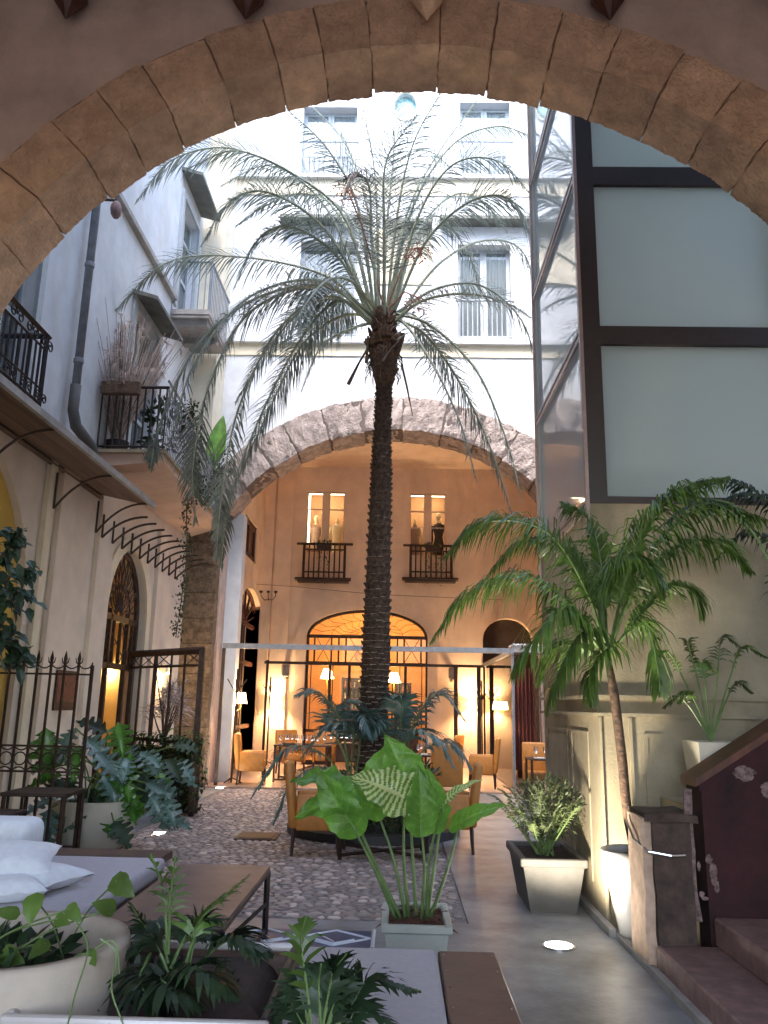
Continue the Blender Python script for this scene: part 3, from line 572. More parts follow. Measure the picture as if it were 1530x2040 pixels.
# shop windows above : recess room with glow, muntins, balconies, mannequins
for i, (x0, x1, z0, z1_) in enumerate(bw):
    f = MB(); m_ = (x0+x1)/2; t = .03; zt = z1_-.52
    for a, b in ((x0,x0+t),(x1-t,x1),(m_-.11,m_+.11)): f.box((a,PY1+.1,z0),(b,PY1+.16,z1_))
    for a, b in ((x0+t,m_-.11),(m_+.11,x1-t)):
        for zz_ in (z0, zt, z1_-.03): f.box((a,PY1+.1,zz_),(b,PY1+.15,zz_+.03))
    fr_ = f.build('window', 'portico', rear)
    e = MB()
    for a, b in ((x0+t,m_-.11),(m_+.11,x1-t)): e.box((a,PY1+.2,z1_-.03),(b,PY1+.24,z1_-.0))
    if i == 0: e.box((x0+.0,PY1+.2,z0+.3),(x0+.07,PY1+.24,z1_-.03))
    e.build('shop_light', 'shopglow', fr_)
    MB().box((x0-.3,PY1+1.5,z0-.6),(x1+.3,PY1+1.55,z1_+.3)).box((x0-.3,PY1+.42,z0-.6),(x0-.25,PY1+1.5,z1_+.3)).box((x1+.25,PY1+.42,z0-.6),(x1+.3,PY1+1.5,z1_+.3)).box((x0-.3,PY1+.42,z1_+.25),(x1+.3,PY1+1.5,z1_+.3)).box((x0-.3,PY1+.42,z0-.65),(x1+.3,PY1+1.5,z0-.6)).build('display_room', 'warmwall', fr_)
    for a, b in ((x0+t,m_-.11),(m_+.11,x1-t)):
        MB().box((a,PY1+.12,z0),(b,PY1+.127,z1_-.03)).build('pane', 'clear', fr_)
        text('ato barocco', ((a+b)/2,PY1+.11,z1_-1.0), .085, 'letter', fr_)
    light('display_lamp', ((x0+x1)/2,PY1+.8,z1_+.05), 3.0, (1,.78,.5), .05)
    # balcony
    px0, px1 = (592,694) if i == 0 else (806,908)
    pa, pb = A(px0,1153,Y=PY1-.3), A(px1,1155,Y=PY1-.3); zr = A(600,1083,Y=PY1-.3).z
    bl = MB(); bl.bar((pa.x-.05,PY1-.3,zr),(pb.x+.1,PY1-.3,zr),.05); bl.bar((pa.x-.07,PY1-.3,pa.z),(pb.x+.07,PY1-.3,pa.z),.07)
    bl.bar((pa.x+.16,PY1-.3,zr-.16),(pb.x-.1,PY1-.3,zr-.16),.03); bl.bar((pa.x+.16,PY1-.3,pa.z+.2),(pb.x-.1,PY1-.3,pa.z+.2),.03)
    n = 8
    for k in range(n+1): xx = pa.x+.16+(pb.x-pa.x-.28)*k/n; bl.bar((xx,PY1-.3,pa.z),(xx,PY1-.3,zr),.05 if k in (0,n) else .028)
    bl.box((pa.x,PY1-.34,pa.z-.07),(pb.x,PY1,pa.z-.01)); bl.build('balcony', 'rust', rear)
# mannequins in the shop windows
def mannequin(x, z, y, label, head=True, top='lace', bottom='brownc'):
    t = thing('mannequin', label, 'mannequin', (x, y, z), group='shop window mannequins')
    mb = MB(); mb.lathe((0,0,0), [(.10,0),(.14,.1),(.155,.2),(.12,.38),(.11,.45),(.15,.62),(.17,.72),(.15,.80),(.06,.85),(.045,.93)], 14, True)
    for v in mb.v: v.y *= .62
    mb.build('torso', top, t, local=True, smooth=True)
    MB().ball((0,0,1.04), .095, 12, (.85,.95,1.25)).build('head', 'skin', t, local=True, smooth=True) if head else MB().lathe((0,0,.90), [(.045,0),(.05,.06),(.02,.09),(.03,.13),(.015,.17),(.001,.19)], 10).build('neck_cap', 'skin', t, local=True, smooth=True)
    if head: MB().lathe((0,0,.85),[(.05,0),(.045,.1)],8).build('neck', 'skin', t, local=True)
    sk = MB(); sk.lathe((0,0,-.45), [(.22,0),(.20,.25),(.165,.42),(.12,.5)], 14); sk.build('skirt', bottom, t, local=True, smooth=True)
    for s_ in (-1,1): MB().tube([(s_*.165,0,.78),(s_*.2,0,.55),(s_*.19,-.05,.3)], [.045,.035,.03], 6).build('arm', top if top != 'lace' else 'skin', t, local=True, smooth=True)
for (px, py, lab, hd_, tp, bt) in ((629,1062,'bald headed mannequin in fringed top and pink skirt', True, 'lace', 'pinkc'),(671,1060,'headless yellow dress form in the window beside the pink skirt', False, 'skin', 'skin'),
    (827,1064,'headless mannequin in a lace dress', False, 'lace', 'lace'),(874,1058,'bald headed mannequin in a brown jacket', True, 'brownc', 'brownc')):
    p = A(px, py, Y=PY1+.55); mannequin(p.x, p.z-.62, PY1+.55, lab, hd_, tp, bt)
for i, (px, py) in enumerate(((646,1085),(862,1088))):
    p = A(px, py, Y=PY1-.42); t = thing('hanging_plant', ['trailing potted plant hooked on the shop balcony with the pink skirt behind it', 'bushy potted plant hooked on the shop balcony behind the green palm frond'][i], 'plant', (p.x,PY1-.42,p.z-.1), group='plants on the shop balconies')
    MB().box((p.x-.2,PY1-.5,p.z-.16),(p.x+.2,PY1-.34,p.z)).build('trough', 'rust', t)
    b = bushmesh((p.x,PY1-.42,p.z+.02), (.22,.1,.09), 90, .08, .05)
    for k in range(3+i*2):
        q = Vector((p.x-.1+.09*k, PY1-.5, p.z-.1))
        for j in range(22): 
            q += Vector((rnd.uniform(-.03,.03),0,-.045)); d = dirv(rnd.uniform(0,360), rnd.uniform(-50,20)); leafmesh(b, q, d, (0,0,1), .07, .05, nu=2, nv=2)
            if k % 2 and j > 12: break
    b.build('foliage', 'olive', t)
# room behind the central door
rm = MB(); rm.box((dx0-1,PY1+4.5,0),(dx1+1,PY1+4.6,5)).box((dx0-1,PY1+.4,4.6),(dx1+1,PY1+4.5,4.7)).box((dx0-1.1,PY1+.4,0),(dx0-1,PY1+4.5,4.7)).box((dx1+1,PY1+.4,0),(dx1+1.1,PY1+4.5,4.7)).build('bar_room', 'warmwall', rear)
def shelfunit(px, py0, py1, label, wdt):
    a = A(px, py0, Y=PY1+3.0); b = A(px, py1, Y=PY1+3.0); t = thing('bar_shelf', label, 'shelf', (a.x, PY1+3, 0), group='bar shelves inside the restaurant')
    MB().box((a.x-wdt/2,PY1+3.3,.03),(a.x+wdt/2,PY1+3.35,a.z)).box((a.x-wdt/2,PY1+2.9,.03),(a.x-wdt/2+.05,PY1+3.3,a.z)).box((a.x+wdt/2-.05,PY1+2.9,.03),(a.x+wdt/2,PY1+3.3,a.z)).build('carcass', 'rust', t)
    for k in range(5):
        z_ = .8+(a.z-.8)*k/5; MB().box((a.x-wdt/2+.05,PY1+2.9,z_),(a.x+wdt/2-.05,PY1+3.3,z_+.03)).build('shelf', 'wood', t)
        x = a.x-wdt/2+.1
        while x < a.x+wdt/2-.1:
            h = rnd.uniform(.16,.28); MB().lathe((x,PY1+3.05,z_+.03),[(.035,0),(.035,h*.65),(.013,h*.78),(.013,h)],7,True).build('bottle', rnd.choice(['bottle','glassw','silver','terr','cloth']), t); x += rnd.uniform(.09,.15)
shelfunit(712,1350,1480,'wall of lit shelves with bottles behind the glazed door',.95); shelfunit(800,1360,1480,'narrow bottle shelf behind the palm trunk',.6)
for i, (px, py) in enumerate(((652,1342),(785,1350))):
    p = A(px, py, Y=PY1+1.4); t = thing('table_lamp', ['lit pleated lamp seen through the left of the glazed door', 'brighter lit lamp seen through the door right of the trunk'][i], 'lamp', (p.x,PY1+1.4,0), group='table lamps in the bar')
    MB().lathe((p.x,PY1+1.4,p.z-.14),[(.20,0),(.10,.28)],16).build('shade', 'shade', t); MB().lathe((p.x,PY1+1.4,.9),[(.08,0),(.02,.05),(.02,p.z-1.0)],8).build('stand', 'brass', t)
    light('bar_lamp', (p.x,PY1+1.4,p.z), 16, (1,.50,.16), .08)
MB_counter = tag(MB().box((dx0+.3,PY1+1.2,.03),(dx1-.2,PY1+1.7,.95)).build('bar_counter', 'rust'), 'dark bar counter behind the glazed door', 'counter')
light('bar_ceiling_lamp', (cxd,PY1+2.2,3.9), 44, (1,.52,.16), .3)
# ================================================================ WALL LAMPS OF THE TERRACE
def walllamp(x, y, z, label, armdir, s=1.0, e=9):
    t = thing('wall_lamp', label, 'lamp', (x, y, z), group='lit wall lamps of the glass terrace')
    MB().lathe((0,0,-.1*s), [(.125*s,0),(.085*s,.21*s)], 20).build('shade', 'shade', t, local=True)
    d = Vector(armdir); MB().tube([(0,0,-.1*s),(0,0,-.2*s),d*.08+Vector((0,0,-.25*s)),d*.2+Vector((0,0,-.22*s)),d*.28+Vector((0,0,-.14*s))], .009, 6).build('arm', 'brass', t, local=True)
    MB().lathe(d*.28+Vector((0,0,-.18*s)), [(.001,0),(.04,.0),(.04,.06),(.001,.06)], 8).build('wall_mount', 'brass', t, local=True)
    light('wall_lamp_bulb', (x, y, z+.02), e*1.7, (1,.63,.32), .06)
for px, py, yy, lab, ad, s_, e in ((480,1391,17.4,'lit cream shade wall lamp left of the terrace beside the glass post',(-1,0,0),1.05,11),(546,1402,22.3,'smaller lit wall lamp on the glowing back wall left of the door',(0,.6,0),1.1,26),
    (941,1404,22.3,'smaller lit wall lamp on the back wall right of the door',(0,.6,0),1.0,26),(990,1406,18.6,'lit cream shade wall lamp against the glass panel on the right',(1,0,0),.82,14)):
    p = A(px, py, Y=yy); walllamp(p.x, yy, p.z, lab, ad, s_, e)
# glass screen enclosure
z0b = A(440,1287,Y=RY+.05).z; z1b = A(1018,1296,Y=RY+.05).z; zb_ = (z0b+z1b)/2; xr = A(1020,1400,Y=RY+.05).x
sc1 = thing('glass_enclosure', 'frameless glass enclosure with a grey lead top rail around the restaurant tables', 'glass screen', (0, RY+.05, 0))
MB().box((-3.55,RY+.0,zb_-.05),(xr+.05,RY+.09,zb_+.05)).build('front_rail', 'lead', sc1)
MB().box((-3.55,PY1-.75,zb_-.10),(xr,PY1-.68,zb_-.03)).build('back_rail', 'rust', sc1)
MB().box((xr-.03,RY+.09,zb_-.06),(xr+.04,PY1-.02,zb_+.02)).build('side_rail', 'lead', sc1)
MB().box((xr-.0,RY+.03,.03),(xr+.05,RY+.08,zb_)).build('post', 'lead', sc1); MB().box((xr+.02,RY+.1,.06),(xr+.03,PY1-.7,zb_-.06)).build('pane', 'clear', sc1)
MB().box((-3.56,RY+.02,.03),(-3.50,RY+.08,zb_-.05)).build('post', 'rust', sc1); MB().box((-3.5,PY1-.74,.03),(-3.44,PY1-.68,zb_)).build('post', 'rust', sc1)
for x in (1.45, 2.05, xr+.55): MB().box((x,PY1-.74-(x>2.3)*2,.03),(x+.10,PY1-.64-(x>2.3)*2,zb_-.06)).build('post', 'rust', sc1)
MB().box((-3.46,PY1-.72,zb_-.09),(1.45,PY1-.71,2.6)).build('transom_pane', 'clear', sc1)
# striped awning roll + curtains to the right of the glass
aw2 = thing('awning_box', 'rolled striped awning in a grey housing beyond the glass post', 'awning', (xr+.4,RY+.5,2.6))
MB().box((xr+.05,RY+.1,zb_-.02),(xr+.95,RY+.8,zb_+.12)).build('housing', 'slab', aw2)
mb = MB(); n = 12
for k in range(n): a = xr+.05+.9*k/n; mb.box((a,RY+.06,zb_+.125),(a+.04,RY+.8,zb_+.15))
mb.build('roll', 'whitef', aw2)
cw = thing('restaurant_curtain', 'dark red gathered curtain hanging beyond the glass post', 'curtain', (xr+.5,19,0))
a, b = A(1020,1400,Y=19).x, A(1066,1400,Y=19).x
MB().grid(lambda u, v: (a+(b-a)*u, 19+.05*math.sin(u*38), .25+2.25*v), 60, 1).build('fabric', 'redcur', cw)
for k, px in enumerate((1070,1080,1090,1098)):
    p = A(px,1400,Y=18.5); tag(MB().box((p.x-.035,18.45,.03),(p.x+.035,18.55,2.75)).build('post', ['rust','frameC','rust','frameC'][k]), ['dark iron post just right of the red curtain','pale folded panel post between two dark ones','dark folded panel post nearest the beige wall','pale post touching the edge of the beige wall'][k], 'post', 'folded door posts beside the curtain')
tag(MB().box((2.9,18.2,.0),(4.6,18.4,.5)).build('low_wall', 'cream'), 'low cream wall behind the right hand dining table', 'wall')
# coat stands, sconces, spot lamps, string
for px, lab, yy in ((752+0, '', 0),): pass
def coatstand(px, yy, label):
    p = A(px, 1400, Y=yy); t = thing('coat_stand', label, 'coat stand', (p.x, yy, .03), group='coat stands by the lamps')
    MB().tube([(0,0,0),(0,0,2.25)], .022, 8).build('pole', 'rust', t, local=True)
    for k in range(4): d = dirv(k*90+20, 0); MB().tube([Vector((0,0,1.75)), Vector((0,0,1.82))+d*.06, Vector((0,0,1.98))+d*.16, Vector((0,0,2.04))+d*.2], .012, 5).build('hook', 'rust', t, local=True)
    for k in range(3): d = dirv(k*120, 0); MB().tube([Vector((0,0,.1)), d*.22], .014, 5).build('foot', 'rust', t, local=True)
coatstand(537,22.0,'thin coat stand beside the small left wall lamp'); coatstand(960,21.6,'coat stand between the two right wall lamps'); coatstand(470,17.1,'coat stand by the white pilaster and the left lamp')
for i, (px, py) in enumerate(((568,1336),(902,1342))):
    p = A(px, py, Y=PY1-.25); t = thing('wall_speaker', ['small grey speaker left of the glazed door','small grey speaker right of the glazed door'][i], 'speaker', (p.x,PY1-.25,p.z), rz=(.4,-.4)[i], group='speakers flanking the door')
    MB().rbox((-.1,-.1,-.16),(.1,.1,.16),.04,2).build('body', 'slab', t, local=True); MB().box((-.03,.1,-.03),(.03,.25,.03)).build('bracket', 'slab', t, local=True); MB().lathe((0,-.06,-.22),[(.05,0),(.08,.06)],10).build('grille','postl',t,local=True)
p = A(535,1187,Y=PY1-.4); t = thing('wall_sconce', 'black iron candelabra sconce high on the left portico wall', 'sconce', (p.x,PY1-.4,p.z))
for k in (-1,0,1): MB().tube([(0,.25,-.05),(k*.1,0,-.12),(k*.2,-.05,-.02),(k*.2,-.05,.06)],.012,5).build('arm','iron',t,local=True); MB().lathe((k*.2,-.05,.06),[(.02,0),(.05,.03),(.05,.07),(.001,.08)],8).build('cup','iron',t,local=True)
pts = [A(500,1163,Y=PY1-.9), A(600,1170,Y=PY1-1), A(740,1183,Y=PY1-1), A(860,1189,Y=PY1-1), A(1000,1195,Y=PY1-1)]
tag(MB().tube(spline(pts,6), .009, 4).build('cable', 'string'), 'thin cable strung across the portico', 'cable')

# ================================================================ LEFT BUILDING
LX = -4.4
lb = thing('left_building', 'long cream and white building with iron balconies and arched doors along the left side', 'building', (LX, 11, 0))
yd0, yd1 = A(192,1400,X=LX).y, A(283,1300,X=LX).y; zdt = 3.98; zds = zdt-(yd1-yd0)/2*1.15
yw1 = 9.44; ya0 = 6.2
wdA = (7.3, 8.75, 5.0, 7.6)
holes = [archloop(yd0, yd1, .02, zds, zdt-zds), archloop(ya0, yw1, .02, 2.6, 1.75), rect(wdA[0], wdA[2], wdA[1], wdA[3])]
w2 = (A(372,0,X=LX), ) ; y2a, y2b = 14.15, 15.3; holes.append(rect(y2a, 8.95, y2b, 11.3)); holes.append(rect(12.1, 5.3, 13.4, 7.9))
MB().plate([rect(5.8, 0, RY, 4.9)]+holes[:2], LX-.35, LX, SX).build('lower_wall', 'cream', lb, fix=True)
MB().plate([rect(5.8, 4.9, RY, 16.5)]+holes[2:], LX-.35, LX, SX).build('upper_wall', 'white', lb, fix=True)
MB().plate([archloop(ya0,yw1-.002,.021,2.6,1.748)], LX-.12, LX-.09, SX).build('blind_arch', 'ocre', lb, fix=True)
# pilasters and mouldings
for a, b, m in ((9.60,9.78,'yband'),(9.99,10.5,'cream'),(10.95+.45,12.0,'cream'),(14.35,14.75,'cream')): MB().box((LX+.002,a,0),(LX+.07,b,4.6)).build('pilaster', m, lb)
MB().box((LX+.002,5.9,8.98),(LX+.10,14.0,9.07)).build('string_course', 'slab', lb)
# arched iron door
ym = (yd0+yd1)/2; hw = (yd1-yd0)/2; dd = MB(); X0, X1 = LX-.17, LX-.10
for yy, t in ((yd0+.04,.08),(yd1-.04,.08),(yd0+hw*.62,.07),(yd0+hw*1.5,.07)): dd.box((X0,yy-t/2,.03),(X1,yy+t/2,zds if t > .075 else 3.0))
for zz_, t in ((2.12,.09),(zds,.10),(.12,.14)): dd.box((X0,yd0,zz_-t/2),(X1,yd1,zz_+t/2))
dd.tube([((X0+X1)/2, ym+(hw-.04)*math.cos(math.pi*k/20), zds+(zdt-zds-.04)*math.sin(math.pi*k/20)) for k in range(21)], .05, 6)
for c_ in (.12,.42,.58,.88):
    dd.box((X0+.01,yd0+2*hw*c_-.02,2.12),(X1-.01,yd0+2*hw*c_+.02,zds))
for a, b in ((.05,.4),(.6,.95),(.2,.8)): dd.bar((LX-.13,yd0+2*hw*a,2.15),(LX-.13,yd0+2*hw*b,zds-.03),.014); dd.bar((LX-.13,yd0+2*hw*b,2.15),(LX-.13,yd0+2*hw*a,zds-.03),.014)
d1 = dd.build('arched_door', 'rust', lb); f = MB()
for k in range(1, 12):
    a = math.pi*k/12; d_ = Vector((0, math.cos(a)*(hw-.07), math.sin(a)*(zdt-zds-.07))); c = Vector((LX-.13, ym, zds)); w1 = Vector((0,-math.sin(a),math.cos(a)))*.06
    f.tube([c+d_*.12, c+d_*.4+w1, c+d_*.6, c+d_*.8-w1, c+d_], .014, 4); f.tube([c+d_*.12, c+d_*.4-w1, c+d_*.6, c+d_*.8+w1, c+d_], .010, 4)
for q in (.2,.6): f.tube([(LX-.13, ym+(hw-.07)*q*math.cos(math.pi*k/20), zds+(zdt-zds-.07)*q*math.sin(math.pi*k/20)) for k in range(21)], .013, 4)
f.build('fanlight_iron', 'rust', d1)
MB().box((LX-2.3,yd0-.3,0),(LX-2.2,yd1+1.5,4.6)).box((LX-2.2,yd1+1.4,0),(LX-.36,yd1+1.5,4.6)).box((LX-2.2,yd0-.4,0),(LX-.36,yd0-.3,4.6)).box((LX-2.3,yd0-.4,4.3),(LX-.36,yd1+1.5,4.4)).build('lobby_wall', 'yellow', d1)
p = A(213,1300,X=LX-1.1); 
def sconce(x, y, z, label, nx): 
    t = thing('wall_light', label, 'light', (x, y, z), group='cream cylinder wall lights'); MB().rbox((-.06,-.09,-.11),(.06,.09,.11),.02,1).build('housing', 'cloth', t, local=True)
    MB().box((-.05,-.075,-.118),(.05,.075,-.112)).build('glow', 'sconce', t, local=True); light('sconce_bulb', (x+nx*.05,y,z-.18), 4.5, (1,.66,.30), .05)
p = A(213,1318,Y=yd1+1.3); sconce(p.x, yd1+1.33, p.z, 'lit box wall light inside the arched doorway', 0)
p = A(330,1330,X=LX+.09); sconce(p.x, p.y, p.z, 'lit box wall light behind the iron trellis frame', 1)
# yellow surround of door
MB().plate([archloop(yd0-.22, yd1+.22, .02, zds, zdt-zds+.22)+[], archloop(yd0, yd1, .03, zds, zdt-zds)], LX+.002, LX+.03, SX).build('door_surround', 'yband', lb, fix=True)
# poster
pp0, pp1 = A(116,1334,X=LX+.1), A(146,1415,X=LX+.1); t = thing('poster', 'dark red framed poster on the cream wall behind the railings', 'poster', (LX+.1, pp0.y, pp0.z))
MB().box((LX+.075,pp0.y,pp1.z),(LX+.1,pp1.y,pp0.z)).build('frame', 'rust', t); MB().box((LX+.1,pp0.y+.03,pp1.z+.1),(LX+.104,pp1.y-.03,pp0.z-.03)).build('print', 'poster', t)
# drainpipe
dp = thing('drainpipe', 'grey zinc drainpipe with a terracotta elbow on the white wall', 'pipe', (LX+.1, 9.85, 4.4))
py_ = 9.9; MB().tube([(LX+.12,py_,16),(LX+.12,py_,5.35)], .055, 12).build('pipe', 'lead', dp, smooth=True)
for z_ in (5.9,7.3,8.7): MB().lathe((LX+.12,py_,z_),[(.06,0),(.068,.01),(.068,.06),(.06,.07)],12).build('collar','lead',dp)
MB().tube([(LX+.12,py_,5.6),(LX+.12,py_,5.25),(LX+.16,py_+.05,5.05),(LX+.3,py_+.28,4.85),(LX+.34,py_+.36,4.7)], [.07,.07,.075,.07,.06], 12).build('elbow', 'potg', dp, smooth=True)
# near balcony with scroll railing, french window
bx_ = -3.9; z0_ = 4.62; b1 = MB(); ys0, ys1 = 6.1, 8.15; zt_ = z0_+.84
b1.bar((bx_,ys0,zt_),(bx_,ys1+.05,zt_),.05); b1.bar((bx_,ys0,zt_-.17),(bx_,ys1,zt_-.17),.025); b1.bar((bx_,ys0,z0_+.06),(bx_,ys1,z0_+.06),.03); b1.bar((bx_,ys0,z0_+.22),(bx_,ys1,z0_+.22),.022); b1.bar((bx_,ys1,z0_),(bx_,ys1,zt_),.04)
b1.bar((bx_,ys1,zt_),(LX,ys1,zt_),.05); b1.bar((bx_,ys1,z0_+.06),(LX,ys1,z0_+.06),.03)
n = 18
for k in range(n): yy = ys0+(ys1-ys0)*k/n; b1.bar((bx_,yy,z0_),(bx_,yy,zt_-.17),.018)
for k in range(4): xx = bx_+(LX-bx_)*(k+.5)/4; b1.bar((xx,ys1,z0_),(xx,ys1,zt_),.018)
def scroll(mb, c, r, ax, turns=1.4, n=22, flip=1):
    P = []
    for i in range(n+1): a = turns*2*math.pi*i/n; q = r*(1-.75*i/n); P.append(Vector(c)+Vector((0, flip*q*math.cos(a), q*math.sin(a)) if ax == 'y' else (flip*q*math.cos(a), 0, q*math.sin(a))))
    mb.tube(P, .009, 4)
for k in range(6):
    yy = ys0+.2+k*.36; scroll(b1, (bx_,yy,zt_-.09), .07, 'y'); scroll(b1, (bx_,yy+.15,zt_-.09), .07, 'y', flip=-1); scroll(b1, (bx_,yy,z0_+.14), .06, 'y'); scroll(b1, (bx_,yy+.15,z0_+.14), .06, 'y', flip=-1)
b1.build('balcony_railing', 'iron', lb)
MB().box((LX,ys0-.2,z0_-.05),(bx_+.03,ys1+.05,z0_)).build('balcony_slab', 'slab', lb)
def swindow(y0, y1, z0, z1, parent, m='whitef'):
    f = MB(); x = LX-.18; t = .07; m_ = (y0+y1)/2
    for a, b in ((y0,y0+t),(y1-t,y1),(m_-.06,m_-.003),(m_+.003,m_+.06)): f.box((x,a,z0),(x+.06,b,z1))
    for a, b in ((y0+t,m_-.06),(m_+.06,y1-t)):
        for zz_ in (z0, z0+.9, z0+1.75, z1-t): f.box((x,a,zz_),(x+.055,b,zz_+t))
    o = f.build('window', m, parent); MB().box((x+.02,y0+t,z0+t),(x+.028,y1-t,z1-t)).build('pane', 'pane', o); MB().box((x-.16,y0,z0),(x-.15,y1,z1)).build('curtain', 'curtain', o)
swindow(*wdA[:2], wdA[2], wdA[3], lb, 'winw'); swindow(y2a, y2b, 8.95, 11.3, lb, 'winw'); swindow(12.1, 13.4, 5.3, 7.9, lb, 'winw')
for a, b, z_, zt2 in ((wdA[0],wdA[1],wdA[2],wdA[3]),(12.1,13.4,5.3,7.9),(y2a,y2b,8.95,11.3)):
    s = MB(); s.box((LX+.002,a-.13,z_),(LX+.05,a,zt2+.13)); s.box((LX+.002,b,z_),(LX+.05,b+.13,zt2+.13)); s.box((LX+.002,a,zt2),(LX+.05,b,zt2+.13))
    s.build('window_surround', 'winw', lb)
# hood slabs over windows
for (ya, yb, z_, d_) in ((11.9,13.5,8.02,.42),(13.9,15.5,11.75,.42)):
    MB().hexa([(LX,ya,z_),(LX+d_,ya,z_-.12),(LX+d_,yb,z_-.12),(LX,yb,z_),(LX,ya,z_+.07),(LX+d_,ya,z_-.06),(LX+d_,yb,z_-.06),(LX,yb,z_+.07)]).build('hood_slab', 'hood', lb)
# upper balcony (balcony 3)
b3 = MB(); zz0 = A(340,612,X=LX+.02).z; y30, y31, x3 = 13.95, 15.6, -3.66
MB().box((LX+.0,y30,zz0-.10),(x3,y31,zz0)).box((LX,y30+.12,zz0-.28),(x3-.06,y30+.32,zz0-.1)).box((LX,y30+.9,zz0-.28),(x3-.06,y30+1.1,zz0-.1)).box((LX,y30+.02,zz0-.16),(x3-.02,y31,zz0-.1)).build('balcony_slab', 'slab', lb)
b3.bar((x3-.03,y30+.03,zz0+1.0),(x3-.03,y31,zz0+1.0),.035); b3.bar((LX,y30+.03,zz0+1.0),(x3-.03,y30+.03,zz0+1.0),.035); b3.bar((x3-.03,y30+.03,zz0),(x3-.03,y30+.03,zz0+1.0),.03)
for k in range(14): yy = y30+.03+(y31-y30)*k/14; b3.bar((x3-.03,yy,zz0),(x3-.03,yy,zz0+1),.015)
for k in range(6): xx = LX+(x3-LX)*k/6; b3.bar((xx,y30+.03,zz0),(xx,y30+.03,zz0+1),.015)
b3.build('balcony_railing', 'lead', lb)
MB().box((LX+.001,15.7,5.6),(LX+.5,RY,16.5)).build('yellow_pilaster', 'yband', lb)
# terrace slab with railing
TX, TZ, TY0 = -3.38, 5.0, 10.95
tr = thing('roof_terrace', 'small plant filled terrace with plastered underside jutting from the left wall', 'terrace', (LX, TY0, TZ))
MB().hexa([(LX+.005,TY0,TZ-.22),(TX,TY0,TZ-.1),(TX-.38,RY-.08,TZ+.1),(LX+.005,RY-.08,TZ-.1),(LX+.005,TY0,TZ),(TX,TY0,TZ),(TX-.38,RY-.08,TZ+.2),(LX+.005,RY-.08,TZ+.2)]).build('slab', 'soffit', tr)
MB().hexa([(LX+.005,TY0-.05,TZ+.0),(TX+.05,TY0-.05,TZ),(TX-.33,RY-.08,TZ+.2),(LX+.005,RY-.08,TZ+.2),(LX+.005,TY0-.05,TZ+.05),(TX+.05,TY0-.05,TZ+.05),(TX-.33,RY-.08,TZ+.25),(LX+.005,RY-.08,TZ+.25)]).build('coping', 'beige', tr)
rl = MB(); zt_ = TZ+1.02; rl.bar((LX,TY0+.05,zt_),(TX,TY0+.05,zt_),.035); rl.bar((LX,TY0+.05,TZ+.12),(TX,TY0+.05,TZ+.12),.025)
n = 9
for k in range(n+1): xx = LX+.05+(TX-LX-.08)*k/n; rl.bar((xx,TY0+.05,TZ+.05),(xx,TY0+.05,zt_),.02)
rl.build('front_railing', 'iron', tr)
r2 = MB(); n = 52
for k in range(n+1): yy = TY0+.05+(RY-.2-TY0)*k/n; xx = TX-.38*k/n-.02; r2.bar((xx,yy,TZ+.05+.2*k/n),(xx,yy,TZ+1.02+.2*k/n),.010)
for k in range(9): zz_ = TZ+.08+k*.13; r2.bar((TX-.02,TY0+.05,zz_),(TX-.39,RY-.15,zz_+.2),.010 if k not in (0,8) else .03)
r2.build('lattice_railing', 'lead', tr)
# boarded canopy with iron brackets
cp = thing('boarded_canopy', 'brown boarded canopy with grey edge on iron brackets over the left doors', 'canopy', (LX, 9, 4.4))
cx1 = -3.56; zo = 4.32; zi = 4.50; cy0, cy1 = 5.85, 11.35; nb = 22
MB().hexa([(cx1-.03,cy0,zo-.02),(cx1+.02,cy0,zo-.02),(cx1+.02,cy1,zo-.02),(cx1-.03,cy1,zo-.02),(cx1-.03,cy0,zo+.055),(cx1+.02,cy0,zo+.055),(cx1+.02,cy1,zo+.055),(cx1-.03,cy1,zo+.055)]).build('edge_strip', 'slab', cp)
for k in range(5):
    a, b = LX+(cx1-LX)*k/5+.004, LX+(cx1-LX)*(k+1)/5-.004; za, zbb = zi+(zo-zi)*k/5, zi+(zo-zi)*(k+1)/5
    MB().hexa([(a,cy0,za),(b,cy0,zbb),(b,cy1,zbb),(a,cy1,za),(a,cy0,za+.03),(b,cy0,zbb+.03),(b,cy1,zbb+.03),(a,cy1,za+.03)]).build('board', 'canopyw', cp)
def bracket(y, x1, par, z0=3.85, zt=4.45, m='rust', r=.016):
    mb = MB(); mb.tube([(LX+.08,y,z0),(LX+.08,y,zt)], r, 5)
    P = [(LX+.08+(x1-LX-.1)*t, y, z0+(zt-z0-.03)*(1-(1-t)**2.3)) for t in [i/10 for i in range(11)]]; mb.tube(P, r, 5)
    mb.build('bracket', m, par)
for yy in (6.4,8.0,9.75,11.2): bracket(yy, cx1-.05, cp, 3.90, 4.36)
MB().bar((LX+.05,cy0,zi-.05),(LX+.05,cy1,zi-.05),.05).build('ledger','rust',cp)
fr2 = thing('canopy_frame', 'bare row of curved iron canopy brackets under the plastered terrace', 'canopy frame', (LX, 13.5, 4.2))
for k in range(10): bracket(11.45+k*.44, -3.66, fr2, 3.88, 4.22, r=.018)

# security bell light fitting
t = thing('wall_bracket_lamp', 'small white and red lamp fitting high on the white wall', 'lamp', tuple(A(232,412,X=LX+.25))); MB().tube([(-.25,0,.12),(0,0,.1),(.02,0,0)],.02,6).build('arm','rust',t,local=True); MB().ball((0,0,-.05),.1,10,(.8,1,1.4)).build('globe','pinkstep',t,local=True,smooth=True)
